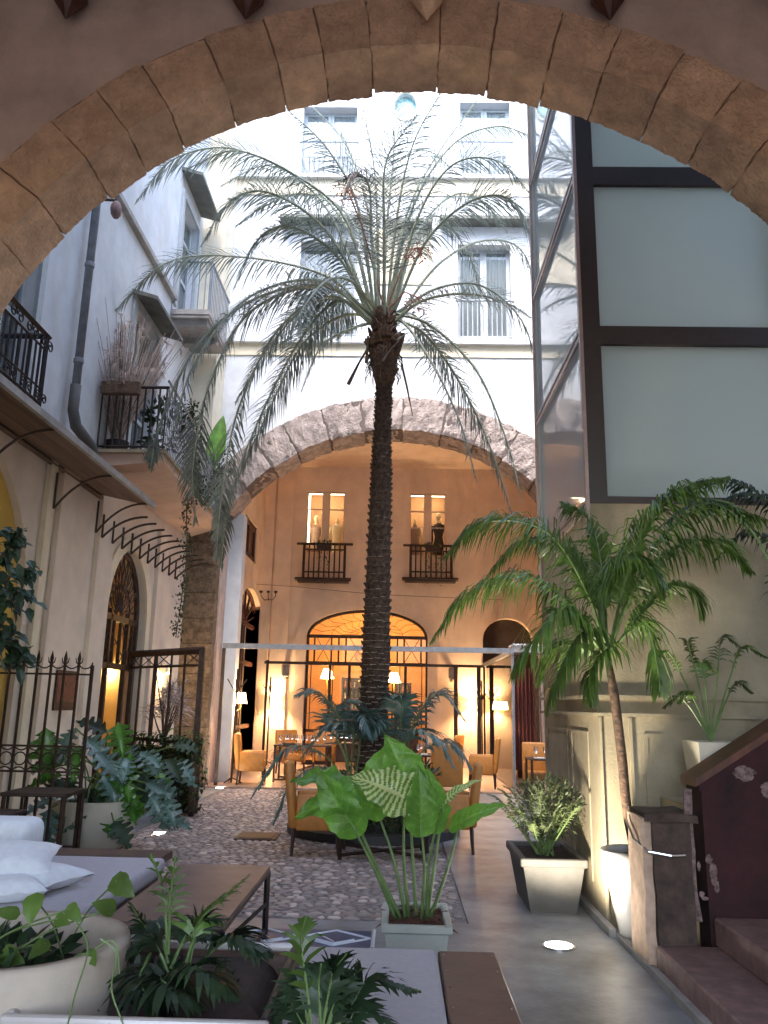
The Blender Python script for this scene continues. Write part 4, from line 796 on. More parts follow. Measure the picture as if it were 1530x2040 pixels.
# ================================================================ RIGHT SIDE
rw = thing('right_wall', 'beige panelled wall under the glass lift tower with horizontal mouldings', 'wall', (1.6, 6.75, 0))
WX, WY, TY1 = 1.60, 6.75, 9.2; ZT = 3.31
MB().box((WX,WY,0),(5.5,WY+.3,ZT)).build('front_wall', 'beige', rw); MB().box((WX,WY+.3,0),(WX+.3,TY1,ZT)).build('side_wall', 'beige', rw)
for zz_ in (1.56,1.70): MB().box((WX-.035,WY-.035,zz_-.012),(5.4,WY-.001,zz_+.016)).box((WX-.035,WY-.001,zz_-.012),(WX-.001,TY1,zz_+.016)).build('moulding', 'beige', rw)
for z0_2, z1_2 in ((.25,1.42),):
    for a, b in ((WX+.36,WX+1.3),(WX+1.5,WX+2.6)): 
        MB().box((a,WY-.010,z0_2),(a+.025,WY-.001,z1_2)).box((b,WY-.010,z0_2),(b+.025,WY-.001,z1_2)).box((a+.025,WY-.010,z1_2-.025),(b,WY-.001,z1_2)).box((a+.025,WY-.010,z0_2),(b,WY-.001,z0_2+.025)).build('panel_moulding', 'beige', rw)
    for a, b in ((WY+.35,WY+1.0),(WY+1.2,TY1-.2)): MB().box((WX-.010,a,z0_2),(WX-.001,a+.03,z1_2)).box((WX-.010,b,z0_2),(WX-.001,b+.03,z1_2)).box((WX-.010,a+.03,z1_2-.03),(WX-.001,b,z1_2)).build('panel_moulding', 'beige', rw)
for a in (.0,.24): MB().box((WX+a,WY-.03,.02),(WX+a+.022,WY-.001,1.54)).build('pilaster_fillet', 'beige', rw)

MB().box((WX-.05,WY-.3,0),(WX-.0,TY1,.06)).build('plinth','slab',rw)
# lift tower
lt = thing('lift_tower', 'glass lift tower with dark frame and frosted green panels', 'lift tower', (WX, WY, ZT))
fd = lambda a, b, nm='frame': MB().box(a, b).build(nm, 'frameD', lt)
TX1 = 3.42
zl = [A(1350,335,Y=WY).z, A(1350,370,Y=WY).z, A(1350,652,Y=WY).z, A(1350,688,Y=WY).z, A(1350,1006,Y=WY).z]
zl = [7.6-.0, ] if False else zl
fd((WX+.0,WY-.02,ZT),(WX+.155,WY+.12,16)); fd((TX1,WY-.02,ZT),(TX1+.13,WY+.12,16)); fd((WX+.155,WY-.015,ZT),(TX1,WY+.1,ZT+.06))
lev = [ZT+.06, zl[3], zl[2], zl[1], zl[0]]
fd((WX+.155,WY-.015,zl[3]),(TX1,WY+.1,zl[2])); fd((WX+.155,WY-.015,zl[1]),(TX1,WY+.1,zl[0]))
ph = zl[3]-ZT-.06; zc = zl[0]; top = []
for k in range(5): fd((WX+.155,WY-.015,zc+1.42),(TX1,WY+.1,zc+1.6)); top.append((zc, zc+1.42)); zc += 1.6
for a, b in [(ZT+.06, zl[3]), (zl[2], zl[1])]+top: MB().box((WX+.155,WY+.03,a),(TX1,WY+.045,b)).build('frosted_panel', 'frost', lt)
# side (left) face with copper framing and diagonal braces
for (y0_, y1_) in ((WY-.03,WY+.03),(TY1-.05,TY1)): MB().box((WX-.03,y0_,ZT-.3),(WX-.001,y1_,16)).build('side_post', 'frameC', lt)
zs = [ZT, zl[2]-.05, zl[0]-.05, zl[0]+1.55, zl[0]+3.15, zl[0]+4.75, 13.5]
for k in range(len(zs)-1):
    MB().box((WX+.02,WY+.13,zs[k]+.02),(WX+.03,TY1-.05,zs[k+1]-.02)).build('side_pane', 'frostb', lt)
    MB().box((WX-.02,WY+.03,zs[k]-.06),(WX-.0,TY1-.05,zs[k]-.015)).box((WX-.02,WY+.03,zs[k]+.02),(WX-.0,TY1-.05,zs[k]+.05)).build('side_rail', 'frameC', lt)
MB().box((WX+.0,TY1-.1,ZT),(TX1,TY1,16)).build('rear_panel', 'frosted' if False else 'frost', lt)
MB().box((TX1+.14,WY+.02,ZT),(5.5,WY+.3,16)).build('upper_wall', 'white', rw)
MB().box((5.3,TY1,0),(5.6,RY,16)).build('far_side_wall', 'white', rw)
MB().box((WX+.3,TY1-.0,0),(5.3,TY1+.2,16)).build('rear_wall', 'beige', rw) if False else None
# stairs, post, parapet
st = thing('stone_stair', 'worn reddish stone steps rising to the right beside the passage', 'stairs', (1.62, 5, 0))
for k in range(5):
    x0 = 1.64+k*.37; MB().rbox((x0,3.2,k*.17),(x0+.62+(k==4)*1.5,5.62,k*.17+.17),.012,1).build('step', 'pinkstep', st)
kb = struct(MB().box((1.59,2.5,0),(1.638,6.4,.045)).build('kerb', 'slab'))
po = thing('stair_post', 'dark brown stone newel post with a pale lit edge at the foot of the stair', 'post', (1.75, 5.9, 0))
mb = MB(); bx(mb, (1.66,5.62,.0), (1.90,6.02,.90), .012, 8); mb.build('shaft', 'postb', po, fix=True)
mb = MB(); bx(mb, (1.60,5.66,.0), (1.66,6.02,.92), .012, 8); mb.build('lit_edge', 'postl', po, fix=True)  # paler strip, spotlight on the post's left face put into its colour
mb = MB(); bx(mb, (1.62,5.58,.90), (1.94,6.06,.95), .012, 8); mb.build('cap', 'postb', po, fix=True)
MB().tube([(1.585,5.98,.86),(1.58,5.8,.77),(1.62,5.6,.72),(1.75,5.565,.705),(1.84,5.57,.71)], .008, 6).build('rim_band', 'silver', po)
pr = thing('stair_parapet', 'sloping maroon parapet with flaking paint beside the steps', 'parapet', (2.0, 5.7, 0))
pz = lambda x: 1.14+(x-1.98)*.62
MB().plate([[(2.0,.0),(4.9,.0),(4.9,pz(4.9)),(2.0,pz(2.0))]], 5.66, 5.86, FX).build('wall', 'maroon', pr, fix=True)
MB().hexa([(1.95,5.61,pz(1.95)),(4.9,5.61,pz(4.9)),(4.9,5.91,pz(4.9)),(1.95,5.91,pz(1.95)),(1.95,5.61,pz(1.95)+.05),(4.9,5.61,pz(4.9)+.05),(4.9,5.91,pz(4.9)+.05),(1.95,5.91,pz(1.95)+.05)]).build('coping', 'wood', pr)
MB().hexa([(1.98,5.64,pz(1.98)-.05),(4.9,5.64,pz(4.9)-.05),(4.9,5.88,pz(4.9)-.05),(1.98,5.88,pz(1.98)-.05),(1.98,5.64,pz(1.98)),(4.9,5.64,pz(4.9)),(4.9,5.88,pz(4.9)),(1.98,5.88,pz(1.98))]).build('moulding', 'maroon', pr)
def blob(px, py, rx, ry, n=26, seed=1):
    r_ = random.Random(seed); c = A(px, py, Y=5.656); k = [r_.uniform(.7,1.15) for _ in range(n)]
    MB().plate([[(c.x+rx*k[i]*math.cos(2*math.pi*i/n), c.z+ry*k[(i*5) % n]*math.sin(2*math.pi*i/n)) for i in range(n)]], 5.655, 5.661, FX).build('bare_patch', 'chip', pr, fix=True)
for i, (a, b, c_, d_) in enumerate(((1483,1540,.075,.05),(1527,1572,.04,.05),(1412,1712,.022,.03),(1422,1740,.026,.07),(1428,1765,.018,.04),(1398,1782,.018,.02),(1392,1725,.012,.03),(1405,1790,.025,.012))): blob(a, b, c_, d_, seed=i)
e = [A(1366,1572,Y=5.65),A(1368,1612,Y=5.65),A(1370,1640,Y=5.65),A(1374,1700,Y=5.65),A(1377,1760,Y=5.65),A(1388,1836,Y=5.65)]
MB().plate([[(p.x-.012-.006*(i%2),p.z) for i, p in enumerate(e)]+[(p.x+.03+.008*(i%2)+.01*(i==0),p.z) for i, p in list(enumerate(e))[::-1]]], 5.65, 5.661, FX).build('bare_edge', 'chip', pr, fix=True)
MB().box((2.05,5.9,0),(5.0,WY-.04,.95)).build('landing', 'beige', st)
# ================================================================ BIG PALM
PB = Vector((-.36, 11.3, 0)); PT = A(765, 660, Y=11.25)
palm = thing('palm_tree', 'tall slender palm with scaly trunk and feathery crown in the middle of the courtyard', 'palm tree', tuple(PB))
tp = [A(745,1600,Y=11.3), A(744,1440,Y=11.3), A(750,1250,Y=11.3), A(758,1000,Y=11.28), A(762,850,Y=11.26), A(766,735,Y=11.25), A(767,650,Y=11.25)]
tp[0] = PB+Vector((0,0,.1)); TC = spline(tp, 10); TR = [.235,.21,.20,.165,.125,.12,.13]
def trad(f): k = min(int(f*6), 5); return TR[k]+(TR[k+1]-TR[k])*(f*6-k)
N = len(TC)-1
MB().tube(TC, [trad(i/N)*.9 for i in range(N+1)], 16).build('trunk', 'trunk', palm, smooth=True)
sc1_ = MB(); sc2_ = MB(); rows = 92; r5 = random.Random(5)
for i in range(rows):
    f = (i+.5)/rows*.93; k = min(int(f*N), N-1); c = TC[k].lerp(TC[k+1], f*N-k); r_ = trad(f)*.9; na = 11
    for j in range(na):
        a = 2*math.pi*(j+(i%2)*.5+r5.uniform(-.12,.12))/na; w_ = 2*math.pi*r_/na*.56; h = .052*r5.uniform(.7,1.2); o_ = .028*r5.uniform(.5,1.3); dz = r5.uniform(-.012,.012)
        d = Vector((math.cos(a), math.sin(a), 0)); s_ = Vector((-math.sin(a), math.cos(a), 0)); p = c+d*(r_-.012)+Vector((0,0,dz))
        a_, b_, e_ = p-s_*w_-Vector((0,0,h*.6)), p+s_*w_-Vector((0,0,h*.6)), p+d*(o_+.012)+Vector((0,0,h*.55))
        m1, m2 = e_-s_*w_*.75, e_+s_*w_*.75; t1, t2 = p-s_*w_*.7+Vector((0,0,h*.8)), p+s_*w_*.7+Vector((0,0,h*.8))
        sc1_.add([a_, b_, m2, m1], [(0,1,2,3)])
        sc2_.add([m1, m2, t2, t1], [(0,1,2,3)])
stuff(sc1_.build('trunk_scales', 'trunk', palm)); stuff(sc2_.build('scale_tips', 'trunktip', palm))
# fibrous boot
c0 = TC[-1]; fb = MB()
for i in range(150):
    z_ = r5.uniform(-.95, .2); a = r5.uniform(0, 6.28); rr_ = (.13+.13*math.exp(-((z_+.30)/.34)**2))*r5.uniform(.75,1.05); d = Vector((math.cos(a), math.sin(a), 0)); p = c0+Vector((0,0,z_))+d*rr_
    s_ = Vector((-math.sin(a), math.cos(a), 0)); u_ = Vector((0,0,1))*r5.uniform(.06,.15)+d*r5.uniform(.02,.07)
    fb.hexa([p-s_*.06-d*.05, p+s_*.06-d*.05, p+s_*.05+d*.01, p-s_*.05+d*.01, p-s_*.035+u_-d*.03, p+s_*.035+u_-d*.03, p+s_*.03+u_, p-s_*.03+u_])
fb.build('leaf_bases', 'fibre', palm)
MB().tube([c0+Vector((0,0,z_)) for z_ in (-.95,-.75,-.5,-.25,0,.25)], [.12,.17,.21,.20,.17,.10], 14).build('fibre_sheath', 'fibre', palm, smooth=True)
hg = MB()
for i in range(70):
    a = r5.uniform(0, 6.28); z_ = r5.uniform(-.75,-.35); d = Vector((math.cos(a), math.sin(a), 0)); p = c0+Vector((0,0,z_))+d*.2; l_ = r5.uniform(.12,.42)
    hg.tube([p, p+d*.07+Vector((0,0,-l_*.4)), p+d*r5.uniform(.0,.12)+Vector((r5.uniform(-.05,.05),0,-l_))], [.008,.006,.002], 4, False)
for px, py, qx, qy in ((735,690,694,765),(800,725,822,828),(795,680,762,722),(733,670,730,722)):
    a, b = A(px,py,Y=11.05), A(qx,qy,Y=10.95); hg.tube([a, a.lerp(b,.5)+Vector((0,0,.03)), b], [.018,.016,.03 if px != 800 else .006], 5)
hg.build('dry_fibres', 'trunk', palm)
CY = 11.25
F = [ # (points px), (dy per point), leaflet length, n, kind
 ([(757,600),(752,450),(745,330),(718,190)], (0,.1,.2,.2), .60, 50, 'frond'),
 ([(762,590),(772,440),(785,300),(787,150)], (0,.3,.5,.8), .6, 50, 'frond'),
 ([(770,590),(790,440),(822,290),(880,180)], (0,-.2,-.4,-.6), .62, 56, 'frond'),
 ([(772,590),(810,430),(870,310),(950,200)], (0,.2,.4,.5), .62, 56, 'frond'),
 ([(774,595),(820,420),(900,290),(990,252),(1068,275)], (0,.3,.6,.8,.9), .58, 60, 'frond'),
 ([(750,600),(715,420),(655,300),(570,215)], (0,-.1,-.3,-.4), .62, 56, 'frond'),
 ([(752,600),(735,430),(690,290),(615,205)], (0,.4,.7,1.0), .58, 56, 'frond'),
 ([(745,610),(690,440),(590,350),(470,300),(375,335)], (0,.1,0,-.1,-.2), .62, 70, 'frond'),
 ([(745,610),(640,400),(480,300),(350,315),(272,400)], (0,.3,.4,.3,.2), .66, 74, 'frond'),
 ([(742,610),(650,460),(540,385),(460,400),(400,490)], (0,-.4,-.8,-1.1,-1.2), .55, 66, 'frond'),
 ([(742,615),(680,520),(590,455),(520,470),(465,575)], (0,-.2,-.5,-.7,-.8), .50, 62, 'frond'),
 ([(740,620),(650,550),(480,512),(330,525),(210,640)], (0,.1,.2,.1,0), .60, 76, 'frond'),
 ([(740,630),(650,570),(520,590),(400,680),(320,840),(300,930)], (0,-.5,-1.1,-1.5,-1.7,-1.8), .62, 84, 'frond'),
 ([(742,640),(660,590),(560,650),(480,800),(445,960),(430,1110)], (0,-.1,-.2,-.4,-.6,-.7), .62, 92, 'frond'),
 ([(744,645),(680,630),(600,690),(530,830),(470,960)], (0,.4,.8,1.0,1.1), .55, 80, 'frond'),
 ([(742,640),(690,600),(610,610),(530,700),(470,800)], (0,.6,1.2,1.6,1.8), .55, 66, 'frond'),
 ([(744,650),(700,655),(640,690),(600,780)], (0,-.3,-.6,-.7), .45, 46, 'frond'),
 ([(785,610),(850,480),(940,400),(1020,400),(1068,500),(1085,600)], (0,-.1,-.3,-.5,-.6,-.7), .62, 86, 'frond'),
 ([(780,605),(830,470),(900,390),(960,400),(1010,460)], (0,.5,1.0,1.3,1.4), .50, 60, 'frond'),
 ([(787,620),(870,530),(960,480),(1040,500),(1080,620)], (0,.4,.7,.9,.95), .50, 60, 'frond'),
 ([(787,625),(870,575),(960,570),(1040,640),(1078,760)], (0,.1,.3,.4,.4), .48, 60, 'frond'),
 ([(785,635),(840,600),(920,585),(1000,600),(1070,640)], (0,-.6,-1.2,-1.6,-1.9), .42, 50, 'frond'),
 ([(785,640),(850,670),(920,770),(980,900),(1025,1040)], (0,.2,.4,.5,.5), .50, 80, 'frond'),
 ([(783,645),(820,660),(870,740),(920,850),(950,960)], (0,-.4,-.8,-1.0,-1.1), .45, 66, 'frond'),
 ([(783,640),(820,625),(870,690),(905,790)], (0,.8,1.5,1.7), .42, 46, 'frond'),
 ([(755,590),(740,470),(735,370),(700,350),(672,440)], (0,-.3,-.5,-.7,-.8), .42, 60, 'dead'),
 ([(775,590),(810,500),(870,430),(935,510),(960,590)], (0,.8,1.4,1.8,1.9), .40, 46, 'frond'),
 ([(760,590),(750,480),(790,330),(850,300),(910,345)], (0,.9,1.6,2.1,2.3), .45, 46, 'frond'),
 ([(748,620),(700,560),(650,560),(600,620),(560,700)], (0,-.9,-1.5,-2.0,-2.2), .42, 56, 'frond'),
 ([(768,585),(765,450),(770,320),(830,230)], (0,-.7,-1.0,-1.3), .5, 46, 'frond'),
 ([(742,640),(670,600),(590,690),(510,850),(455,1000),(440,1130)], (0,.2,.5,.6,.6,.6), .60, 90, 'frond'),
 ([(745,600),(700,470),(620,370),(530,330),(440,370)], (0,.5,.8,.9,.9), .5, 60, 'frond'),
 ([(778,600),(830,440),(900,330),(990,320),(1060,390)], (0,-.3,-.5,-.6,-.6), .5, 60, 'frond'),
 ([(748,600),(720,480),(660,400),(560,390),(470,450)], (0,.9,1.4,1.6,1.7), .5, 60, 'frond'),
 ([(742,635),(640,570),(500,620),(420,760),(385,920),(390,1040)], (0,-.2,-.3,-.5,-.6,-.6), .60, 90, 'frond'),
 ([(742,630),(640,560),(500,590),(390,720),(340,880)], (0,-.8,-1.5,-2.0,-2.2), .55, 80, 'frond'),
 ([(786,640),(860,650),(950,740),(1010,880),(1040,1000)], (0,-.1,-.2,-.2,-.2), .45, 70, 'frond'),
]
for i, (P, dy, L, n, kd) in enumerate(F):
    pts = [A(x, y_, Y=CY+d) for (x, y_), d in zip(P, dy)]; pts[0] = c0+Vector((pts[0].x-c0.x, dy[1]*.15, .12+.1*math.sin(i*2.3)))
    r_ = random.Random(100+i)
    big = i in (8,9,10,11,12,13,14,15,17,22,30,33,34); mb = frondmesh(pts, L*(1.36 if big else 1.36), .019 if big else .015, int(n*(1.55 if big else 1.05)), droop=(.40 if big else .22) if kd == 'frond' else 1.2, start=.15, r0=.026, ang=(62, 30), rr=r_, lift=.02, jit=.22)
    o = mb.build('frond' if kd == 'frond' else 'dead_frond', ['frond' if kd == 'frond' else 'dead', 'rach'], palm)
    if kd == 'dead': o['label'] = 'grey withered frond folded over at the top of the crown'
for (x, y_) in ((690,385),(830,505),(832,605)):
    c = A(x, y_, Y=CY-.3); mb = MB(); b0 = c0+Vector((0,-.05,.2)); mb.tube([b0, b0.lerp(c,.6)+Vector((0,0,.25)), c+Vector((0,0,.1))], .012, 5)
    for k in range(60):
        d = dirv(r5.uniform(0,360), r5.uniform(-70,40))*r5.uniform(.08,.26); q = c+Vector((d.x,d.y*.7,d.z)); mb.ball(q, .014, 4)
        if k % 2: mb.tube([c+Vector((0,0,.1)), q], .003, 3, False)
    mb.build('fruit_cluster', 'fruit', palm)
# planting bed at the foot
bed = thing('planting_bed', 'low round dark bed of undergrowth around the palm foot', 'planting bed', (-.3,11.25,0))
MB().lathe((-.3,11.25,0), [(1.12,0),(1.12,.10),(1.04,.12),(1.0,.07)], 40).build('kerb_ring', 'black', bed)
MB().lathe((-.3,11.25,.07), [(1.03,0),(.001,.10)], 40).build('soil', 'soil', bed)
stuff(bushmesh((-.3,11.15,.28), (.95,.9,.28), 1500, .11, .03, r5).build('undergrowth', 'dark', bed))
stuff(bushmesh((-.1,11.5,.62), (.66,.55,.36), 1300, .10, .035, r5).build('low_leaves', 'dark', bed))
stuff(bushmesh((.05,10.75,.45), (.55,.35,.34), 600, .09, .035, r5).build('low_leaves', 'green', bed))
def kentia(name, label, base, fr, m='blue', L=.45, wd=.032, group=None, n=34, ang=(65,25), droop=.5, r0=.014, cat='palm'):
    t = thing(name, label, cat, tuple(base), group=group)
    for i, P in enumerate(fr):
        o = frondmesh([Vector(base)]+[Vector(p) for p in P], L, wd, n, droop=droop, start=.38, r0=r0, ang=ang, rr=random.Random(i*7+3), lift=.2).build('frond', [m, 'stem'], t)
    return t
def pp(*q): return [A(x, y_, Y=Y_) for x, y_, Y_ in q]
kentia('kentia_palm', 'blue green kentia palm fronds arching left of the palm trunk foot', (-.6,11.0,.12), [
  pp((690,1500,10.9),(670,1420,10.7),(630,1380,10.6),(590,1385,10.5)), pp((700,1520,10.7),(700,1450,10.4),(650,1450,10.2),(600,1510,10.1)), pp((715,1500,10.7),(720,1440,10.4),(725,1425,10.2),(740,1470,10.1)),
  pp((670,1530,10.7),(610,1490,10.5),(560,1500,10.3),(500,1590,10.1)), pp((690,1520,10.8),(660,1440,10.9),(690,1400,11.0),(735,1420,11.1)), pp((680,1550,10.5),(630,1530,10.2),(580,1560,10.0),(545,1640,9.9))], group='kentia palms under the tall palm')
kentia('kentia_palm', 'blue green kentia palm fronds arching right of the palm trunk foot', (.05,11.1,.12), [
  pp((790,1500,11),(800,1430,10.8),(800,1395,10.7),(780,1385,10.6)), pp((810,1500,10.9),(835,1420,10.7),(880,1385,10.6),(930,1440,10.5)), pp((800,1520,10.7),(820,1460,10.4),(870,1470,10.2),(905,1530,10.1)),
  pp((780,1510,10.8),(760,1450,10.5),(745,1440,10.3),(735,1470,10.2)), pp((800,1500,11),(830,1440,11),(850,1400,11),(860,1385,11)), pp((815,1530,10.9),(870,1480,10.9),(910,1490,10.8),(945,1540,10.7))], group='kentia palms under the tall palm')
# ================================================================ RIGHT HAND PALM IN POT
pc = Vector((1.74, 6.36, 0)); pot = thing('potted_palm', 'leaning thin stemmed palm with broad arching fronds in a tall white pot', 'palm', tuple(pc))
MB().lathe(pc, [(.001,.0),(.12,0),(.13,.02),(.235,.55),(.25,.61),(.24,.615),(.225,.56)], 28).build('pot', 'potw', pot, smooth=True); MB().lathe(pc+Vector((0,0,.54)), [(.225,0),(.001,.02)], 20).build('soil', 'soil', pot)
cr_ = A(1222,1375,Y=6.25); st_ = spline([pc+Vector((.02,0,.50)), A(1250,1620,Y=6.32), A(1238,1500,Y=6.3), cr_, A(1208,1300,Y=6.22)], 6)
MB().tube(st_, [.042,.04,.04,.038]+[.036]*(len(st_)-10)+[.03,.03,.028,.026,.022,.02], 10).build('stem', 'bstem', pot, smooth=True)
FP = [
 ([(1216,1330),(1170,1180),(1090,1060),(970,1040),(885,1110)], (0,-.1,-.2,-.2,-.2), .42, 46),
 ([(1214,1340),(1150,1220),(1050,1150),(940,1180),(858,1280)], (0,.15,.25,.3,.3), .40, 46),
 ([(1216,1340),(1160,1250),(1110,1220),(1060,1280),(1020,1350)], (0,-.3,-.5,-.6,-.6), .34, 36),
 ([(1214,1310),(1200,1150),(1175,1040),(1120,1000)], (0,.2,.3,.3), .34, 38),
 ([(1220,1320),(1250,1200),(1320,1070),(1420,1010),(1540,1040)], (0,-.1,-.25,-.3,-.3), .40, 50),
 ([(1220,1320),(1270,1230),(1330,1170),(1380,1180),(1400,1230)], (0,.1,.2,.2,.2), .30, 36),
 ([(1218,1310),(1240,1180),(1280,1060),(1350,980),(1450,950)], (0,-.35,-.6,-.8,-.9), .36, 44),
 ([(1218,1340),(1190,1270),(1150,1270),(1110,1350),(1090,1420)], (0,-.15,-.3,-.4,-.4), .30, 34),
 ([(1220,1340),(1250,1260),(1290,1250),(1310,1330),(1315,1380)], (0,-.1,-.1,-.1,-.1), .28, 30),
 ([(1218,1340),(1215,1290),(1180,1330),(1180,1400)], (0,-.2,-.3,-.3), .26, 26),
 ([(1216,1330),(1180,1170),(1120,1090),(1040,1080),(960,1160)], (0,.3,.5,.6,.6), .36, 40),
 ([(1220,1320),(1260,1180),(1350,1090),(1440,1080),(1500,1140)], (0,.0,.0,.0,.0), .36, 40),
 ([(1216,1340),(1160,1290),(1110,1290),(1070,1360)], (0,.2,.3,.3), .32, 32),
 ([(1216,1320),(1200,1200),(1240,1120),(1290,1130),(1320,1190)], (0,-.3,-.5,-.6,-.6), .30, 34),
]
for i, (P, dy, L, n) in enumerate(FP):
    pts = [A(x, y_, Y=6.22+d) for (x, y_), d in zip(P, dy)]; pts[0] = st_[-2].copy()
    frondmesh(pts, L*1.45, .020, int(n*2.2), droop=1.25, start=.2, r0=.013, ang=(52,24), rr=random.Random(60+i), lift=.22, jit=.24).build('frond', ['green', 'stem'], pot)
# fishtail hanging palm leaves from upper right balcony edge
# ================================================================ POTTED PLANTS
def boxpot(t, x0, x1, y0, y1, h, m, rim=.03, tap=.04, soil='soil', sub=None):
    b = MB(); b.hexa([(x0+tap,y0+tap,0),(x1-tap,y0+tap,0),(x1-tap,y1-tap,0),(x0+tap,y1-tap,0),(x0+.01,y0+.01,h-rim*1.6),(x1-.01,y0+.01,h-rim*1.6),(x1-.01,y1-.01,h-rim*1.6),(x0+.01,y1-.01,h-rim*1.6)]); b.build('tub', m, t)
    r_ = MB(); z0, z1 = h-rim*1.6, h
    for a, c in (((x0-.015,y0-.015,z0),(x1+.015,y0+rim,z1)),((x0-.015,y1-rim,z0),(x1+.015,y1+.015,z1)),((x0-.015,y0+rim,z0),(x0+rim,y1-rim,z1)),((x1-rim,y0+rim,z0),(x1+.015,y1-rim,z1))): r_.rbox(a, c, .008, 1)
    r_.build('rim', m, t); MB().box((x0+rim,y0+rim,h-.08),(x1-rim,y1-rim,h-.035)).build('soil', soil, t)
al = thing('elephant_ear_plant', 'bright green elephant ear plant in a pale grey green rectangular planter', 'plant', (.13, 5.65, 0))
boxpot(al, -.07, .335, 5.36, 5.95, .31, 'potgr', soil='litter'); bl = MB()
for i in range(90): p = Vector((rnd.uniform(-.05,.32), rnd.uniform(5.4,5.9), .285)); leafmesh(bl, p, dirv(rnd.uniform(0,360), rnd.uniform(0,40)), (0,0,1), .09, .03, nu=2, nv=2)
stuff(bl.build('leaf_litter', 'litter', al))
EL = [ # stem base x offset, leaf joint px, direction tip px, len width, mat, Y
 ((800,1800),(680,1560),(625,1545),.40,.30,'bright',5.55,(0,-.6,1),-.06),
 ((790,1800),(700,1640),(655,1580),.50,.34,'bright',5.45,(-.4,-1,.25),.03),
 ((810,1800),(745,1600),(765,1490),.52,.42,'bright',5.62,(-.5,-1,.15),.02),
 ((815,1805),(806,1590),(725,1545),.44,.42,'pale',5.40,(.1,-1,.55),.05),
 ((830,1800),(812,1560),(790,1500),.40,.40,'bright',5.55,(.3,-1,.1),.02),
 ((840,1800),(838,1640),(842,1560),.42,.30,'bright',5.42,(.3,-1,.1),.02),
 ((850,1805),(870,1635),(868,1560),.40,.26,'bright',5.5,(.6,-1,.1),.02),
 ((850,1805),(885,1598),(945,1535),.34,.16,'pale',5.5,(0,-.4,1),.03),
 ((855,1808),(915,1640),(975,1600),.40,.22,'bright',5.45,(0,-.7,1),.03),
 ((800,1800),(690,1590),(640,1600),.42,.30,'bright',5.5,(-.1,-.8,.6),.05),
]
for i, (b, j, tpx, L, W, m, Y_, up, ruf) in enumerate(EL):
    B = A(b[0], b[1], Y=5.65); B.z = .27; J = A(*j, Y=Y_); T = A(*tpx, Y=Y_-.06)
    mid = B.lerp(J,.5)+Vector((.02*(i%3-1), 0, .02)); MB().tube(spline([B, mid, J], 4), [.014,.013,.012,.011,.010,.009,.008,.007,.006], 7).build('stalk', 'stem', al, smooth=True)
    mb = leafmesh(MB(), J, (T-J), up, L*.80, W*.80, 'heart', abs(ruf)*.9+.018, .3, 70, 22, random.Random(i), .12, veins=((.8,.85,.8),(1.12,1.08,1.15)) if m == 'bright' else ((.28,.5,.14),(1.3,1.25,1.25)), nvein=7 if m == 'bright' else 12, vw=.13 if m == 'bright' else .48); leaf = mb.build('leaf', m, al, smooth=True)
# big square planter right
sp = thing('planter_shrub', 'fine leaved dark shrub in a deep grey square planter against the beige wall', 'plant', (1.27,7.5,0)); boxpot(sp, 1.02, 1.53, 7.05, 7.95, .42, 'potg', .04, .07)
c = A(1092,1620,Y=7.5); mb = bushmesh(c+Vector((0,0,.05)), (.34,.34,.26), 1500, .055, .018, r5); mb.build('foliage', 'olive', sp)
mb = MB()
for i in range(26):
    a = r5.uniform(0,360); e_ = dirv(a, r5.uniform(35,75)); L_ = r5.uniform(.35,.72); b = Vector((1.27+r5.uniform(-.08,.08),7.5+r5.uniform(-.1,.1),.38)); P = [b, b+e_*L_*.5, b+e_*L_*.85+Vector((0,0,-.02)), b+e_*L_*1.1+Vector((0,0,-.12))]
    q = frondmesh(P, .075, .014, 22, .5, .3, .005, (60,30), rr=r5); o_ = len(mb.v); mb.v += q.v; mb.f += [[k+o_ for k in f] for f in q.f]; mb.m += q.m; mb.c += q.c
mb.build('sprays', ['olive','stem'], sp)
# pot behind parapet
t = thing('wall_pot_plant', 'square cream pot with thin green fronds behind the maroon parapet', 'plant', (2.4,6.3,.95)); p0 = A(1372,1476,Y=6.3); p1 = A(1455,1478,Y=6.3)
MB().hexa([(p0.x+.03,6.15,.95),(p1.x-.03,6.15,.95),(p1.x-.03,6.4,.95),(p0.x+.03,6.4,.95),(p0.x,6.1,p0.z),(p1.x,6.1,p0.z),(p1.x,6.45,p0.z),(p0.x,6.45,p0.z)]).build('pot','potc',t)
cx_ = (p0.x+p1.x)/2
for i, (x, y_, u) in enumerate(((1320,1410,1350),(1300,1320,1330),(1380,1300,1370),(1430,1340,1400),(1480,1290,1440),(1350,1400,1370),(1500,1380,1470),(1530,1310,1480))):
    q = A(x, y_, Y=6.25); m_ = A(u, y_-20, Y=6.25); b = Vector((cx_,6.27,p0.z)); frondmesh([b, b.lerp(m_,.6)+Vector((0,0,.05)), m_, q], .16, .016, 22, .6, .4, .006, rr=r5).build('frond', ['green' if i%2 else 'olive','stem'], t)
